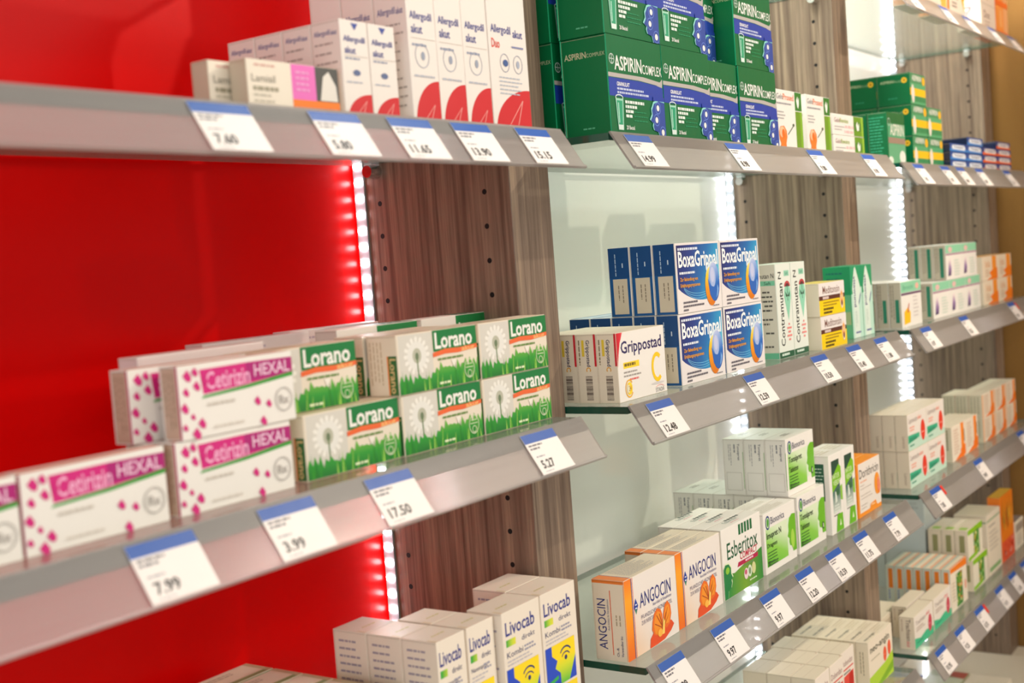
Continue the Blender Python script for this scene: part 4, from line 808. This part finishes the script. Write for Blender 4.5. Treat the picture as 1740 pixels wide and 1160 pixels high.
for c in range(2):
    for r in range(3): put('tablet_blue', 2226+c*110, 595, z+r*14.5, f'flat blue tablet carton, {["left", "right"][c]} stack, {["lowest", "middle", "top"][r]} of the lower three', g)
put('tablet_blue', 2345, 596, z+43.5, 'flat blue tablet carton lying on top of the right blue stack', g)
for c in range(2):
    for r in range(3): put('tablet_orange', 2448+c*110, 595, z+r*14.5, f'flat orange and navy tablet carton, {["left", "right"][c]} stack, {["lowest", "middle", "third"][r]} one', 'flat orange tablet cartons')
put('tablet_orange', 2558, 596, z+43.5, 'flat orange and navy tablet carton on top of the right orange stack', 'flat orange tablet cartons')
z = -147; g = 'mint and white cartons'
for n in range(4): put('mint_a', 1941, 604+n*19.8, z, 'white carton with mint header and yellow mark, '+('front one' if n == 0 else ORD[n]+' from the front'), g)
g = 'mint and white bottle-picture cartons'
for c in range(3):
    for n in range(3 if c == 0 else 2): put('mint_b', 2114+c*102, 605+n*21.5, z, f'white carton with mint header and dark bottle, lower level, {["left", "middle", "right"][c]} column, {["front", "second", "third"][n]}', g)
for c in range(2):
    for n in range(3): put('mint_b', 2202+c*101.6, 605+n*21.5, z+60.4, f'white carton with mint header and dark bottle, upper level, {["left", "right"][c]} column, {["front", "second", "third"][n]}', g)
for c in range(2):
    for r in range(2): put('orange_block', 2438+c*113.5, 604, z+r*45.4, f'cream and orange carton, {["left", "right"][c]} stack, {["lower", "upper"][r]} one', 'cream and orange block cartons')
z = -400; g = 'cream throat cartons with red oval'
for c in range(2):
    for r in range(2):
        for n in range(3): put('lemocin', 1943+c*101.8, 606+n*20.6, z+r*58.4, f'cream and teal carton with red oval, {["lower", "upper"][r]} level, {["left", "right"][c]} column, {["front", "middle", "rear"][n]}', g)
g = 'cream and orange stripe cartons'
for c in range(2):
    for n in range(2): put('orange_white', 2180+c*86, 605+n*25.6, z, f'cream carton with orange stripe, {["left", "right"][c]} column, {["front", "rear"][n]}', g)
g = 'low cream and orange cartons'
for c in range(3):
    for r in range(2):
        for n in range(2 if c else 3): put('orange_flat', 2394+c*88, 606+n*24.6, z+r*44.9, f'low cream and orange carton, {["left", "middle", "right"][c]} column, {["lower", "upper"][r]} level, {["front", "second", "third"][n]}', g)
z = -651; g = 'cream cartons with teal wave'
put('lozenge_red', 1922, 606, z, 'cream carton with teal wave and vertical name, nearest on the bottom shelf', g); put('lozenge_red', 2027, 606, z, 'cream carton with teal wave, right of the nearest one', g)
put('lozenge_red', 1975, 634, z+0, 'cream carton with teal wave, set back behind the two front ones', g)
put('cream_low', 1920, 660, z, 'low plain cream carton behind the teal-wave cartons', 'plain cream cartons')
g = 'herbal cartons with orange edge'
for n in range(7): put('herb_orange', 2131, 606+n*15.9, z, 'herb-picture carton with orange edge, '+('front one' if n == 0 else ORD[n]+' from the front'), g)
g = 'herbal cartons with lime edge'
put('herb_lime', 2276, 606, z, 'herb-picture carton with lime edge, lower level', g)
for n in range(3): put('herb_lime', 2258, 608+n*23.6, z+57.4, 'herb-picture carton with lime edge, upper level, '+['front', 'middle', 'rear'][n], g)
put('herb_lime', 2260, 631, z, 'herb-picture carton with lime edge, lower level, behind', g)
put('herb_lime', 2260, 655, z, 'herb-picture carton with lime edge, lower level, rearmost', g)
put('tall_cream', 2384, 606, z, 'tall cream tea carton with green line, left of the orange one', 'tall tea cartons'); put('tall_orange', 2488, 606, z, 'tall deep orange carton with brown drawings', 'tall tea cartons')
put('pale_text', 2262, 684, z, 'large pale blue carton with fine print, front one', 'large pale blue cartons'); put('pale_text', 2262, 760.5, z, 'large pale blue carton with fine print, rear one', 'large pale blue cartons')
put('small_plain', 2600, 606, z, 'small greyish carton at the right end of the bottom shelf', 'plain cream cartons')
z = -902
put('yellow_blue', 2290, 745, z, 'navy carton with yellow picture lying on the countertop', 'cartons lying on the countertop'); put('green_brown', 2344, 666, z, 'sage and red-brown carton lying on the countertop', 'cartons lying on the countertop'); put('cream_low', 2330, 589, z, 'plain cream carton lying on the countertop in front of the sage one', 'plain cream cartons')
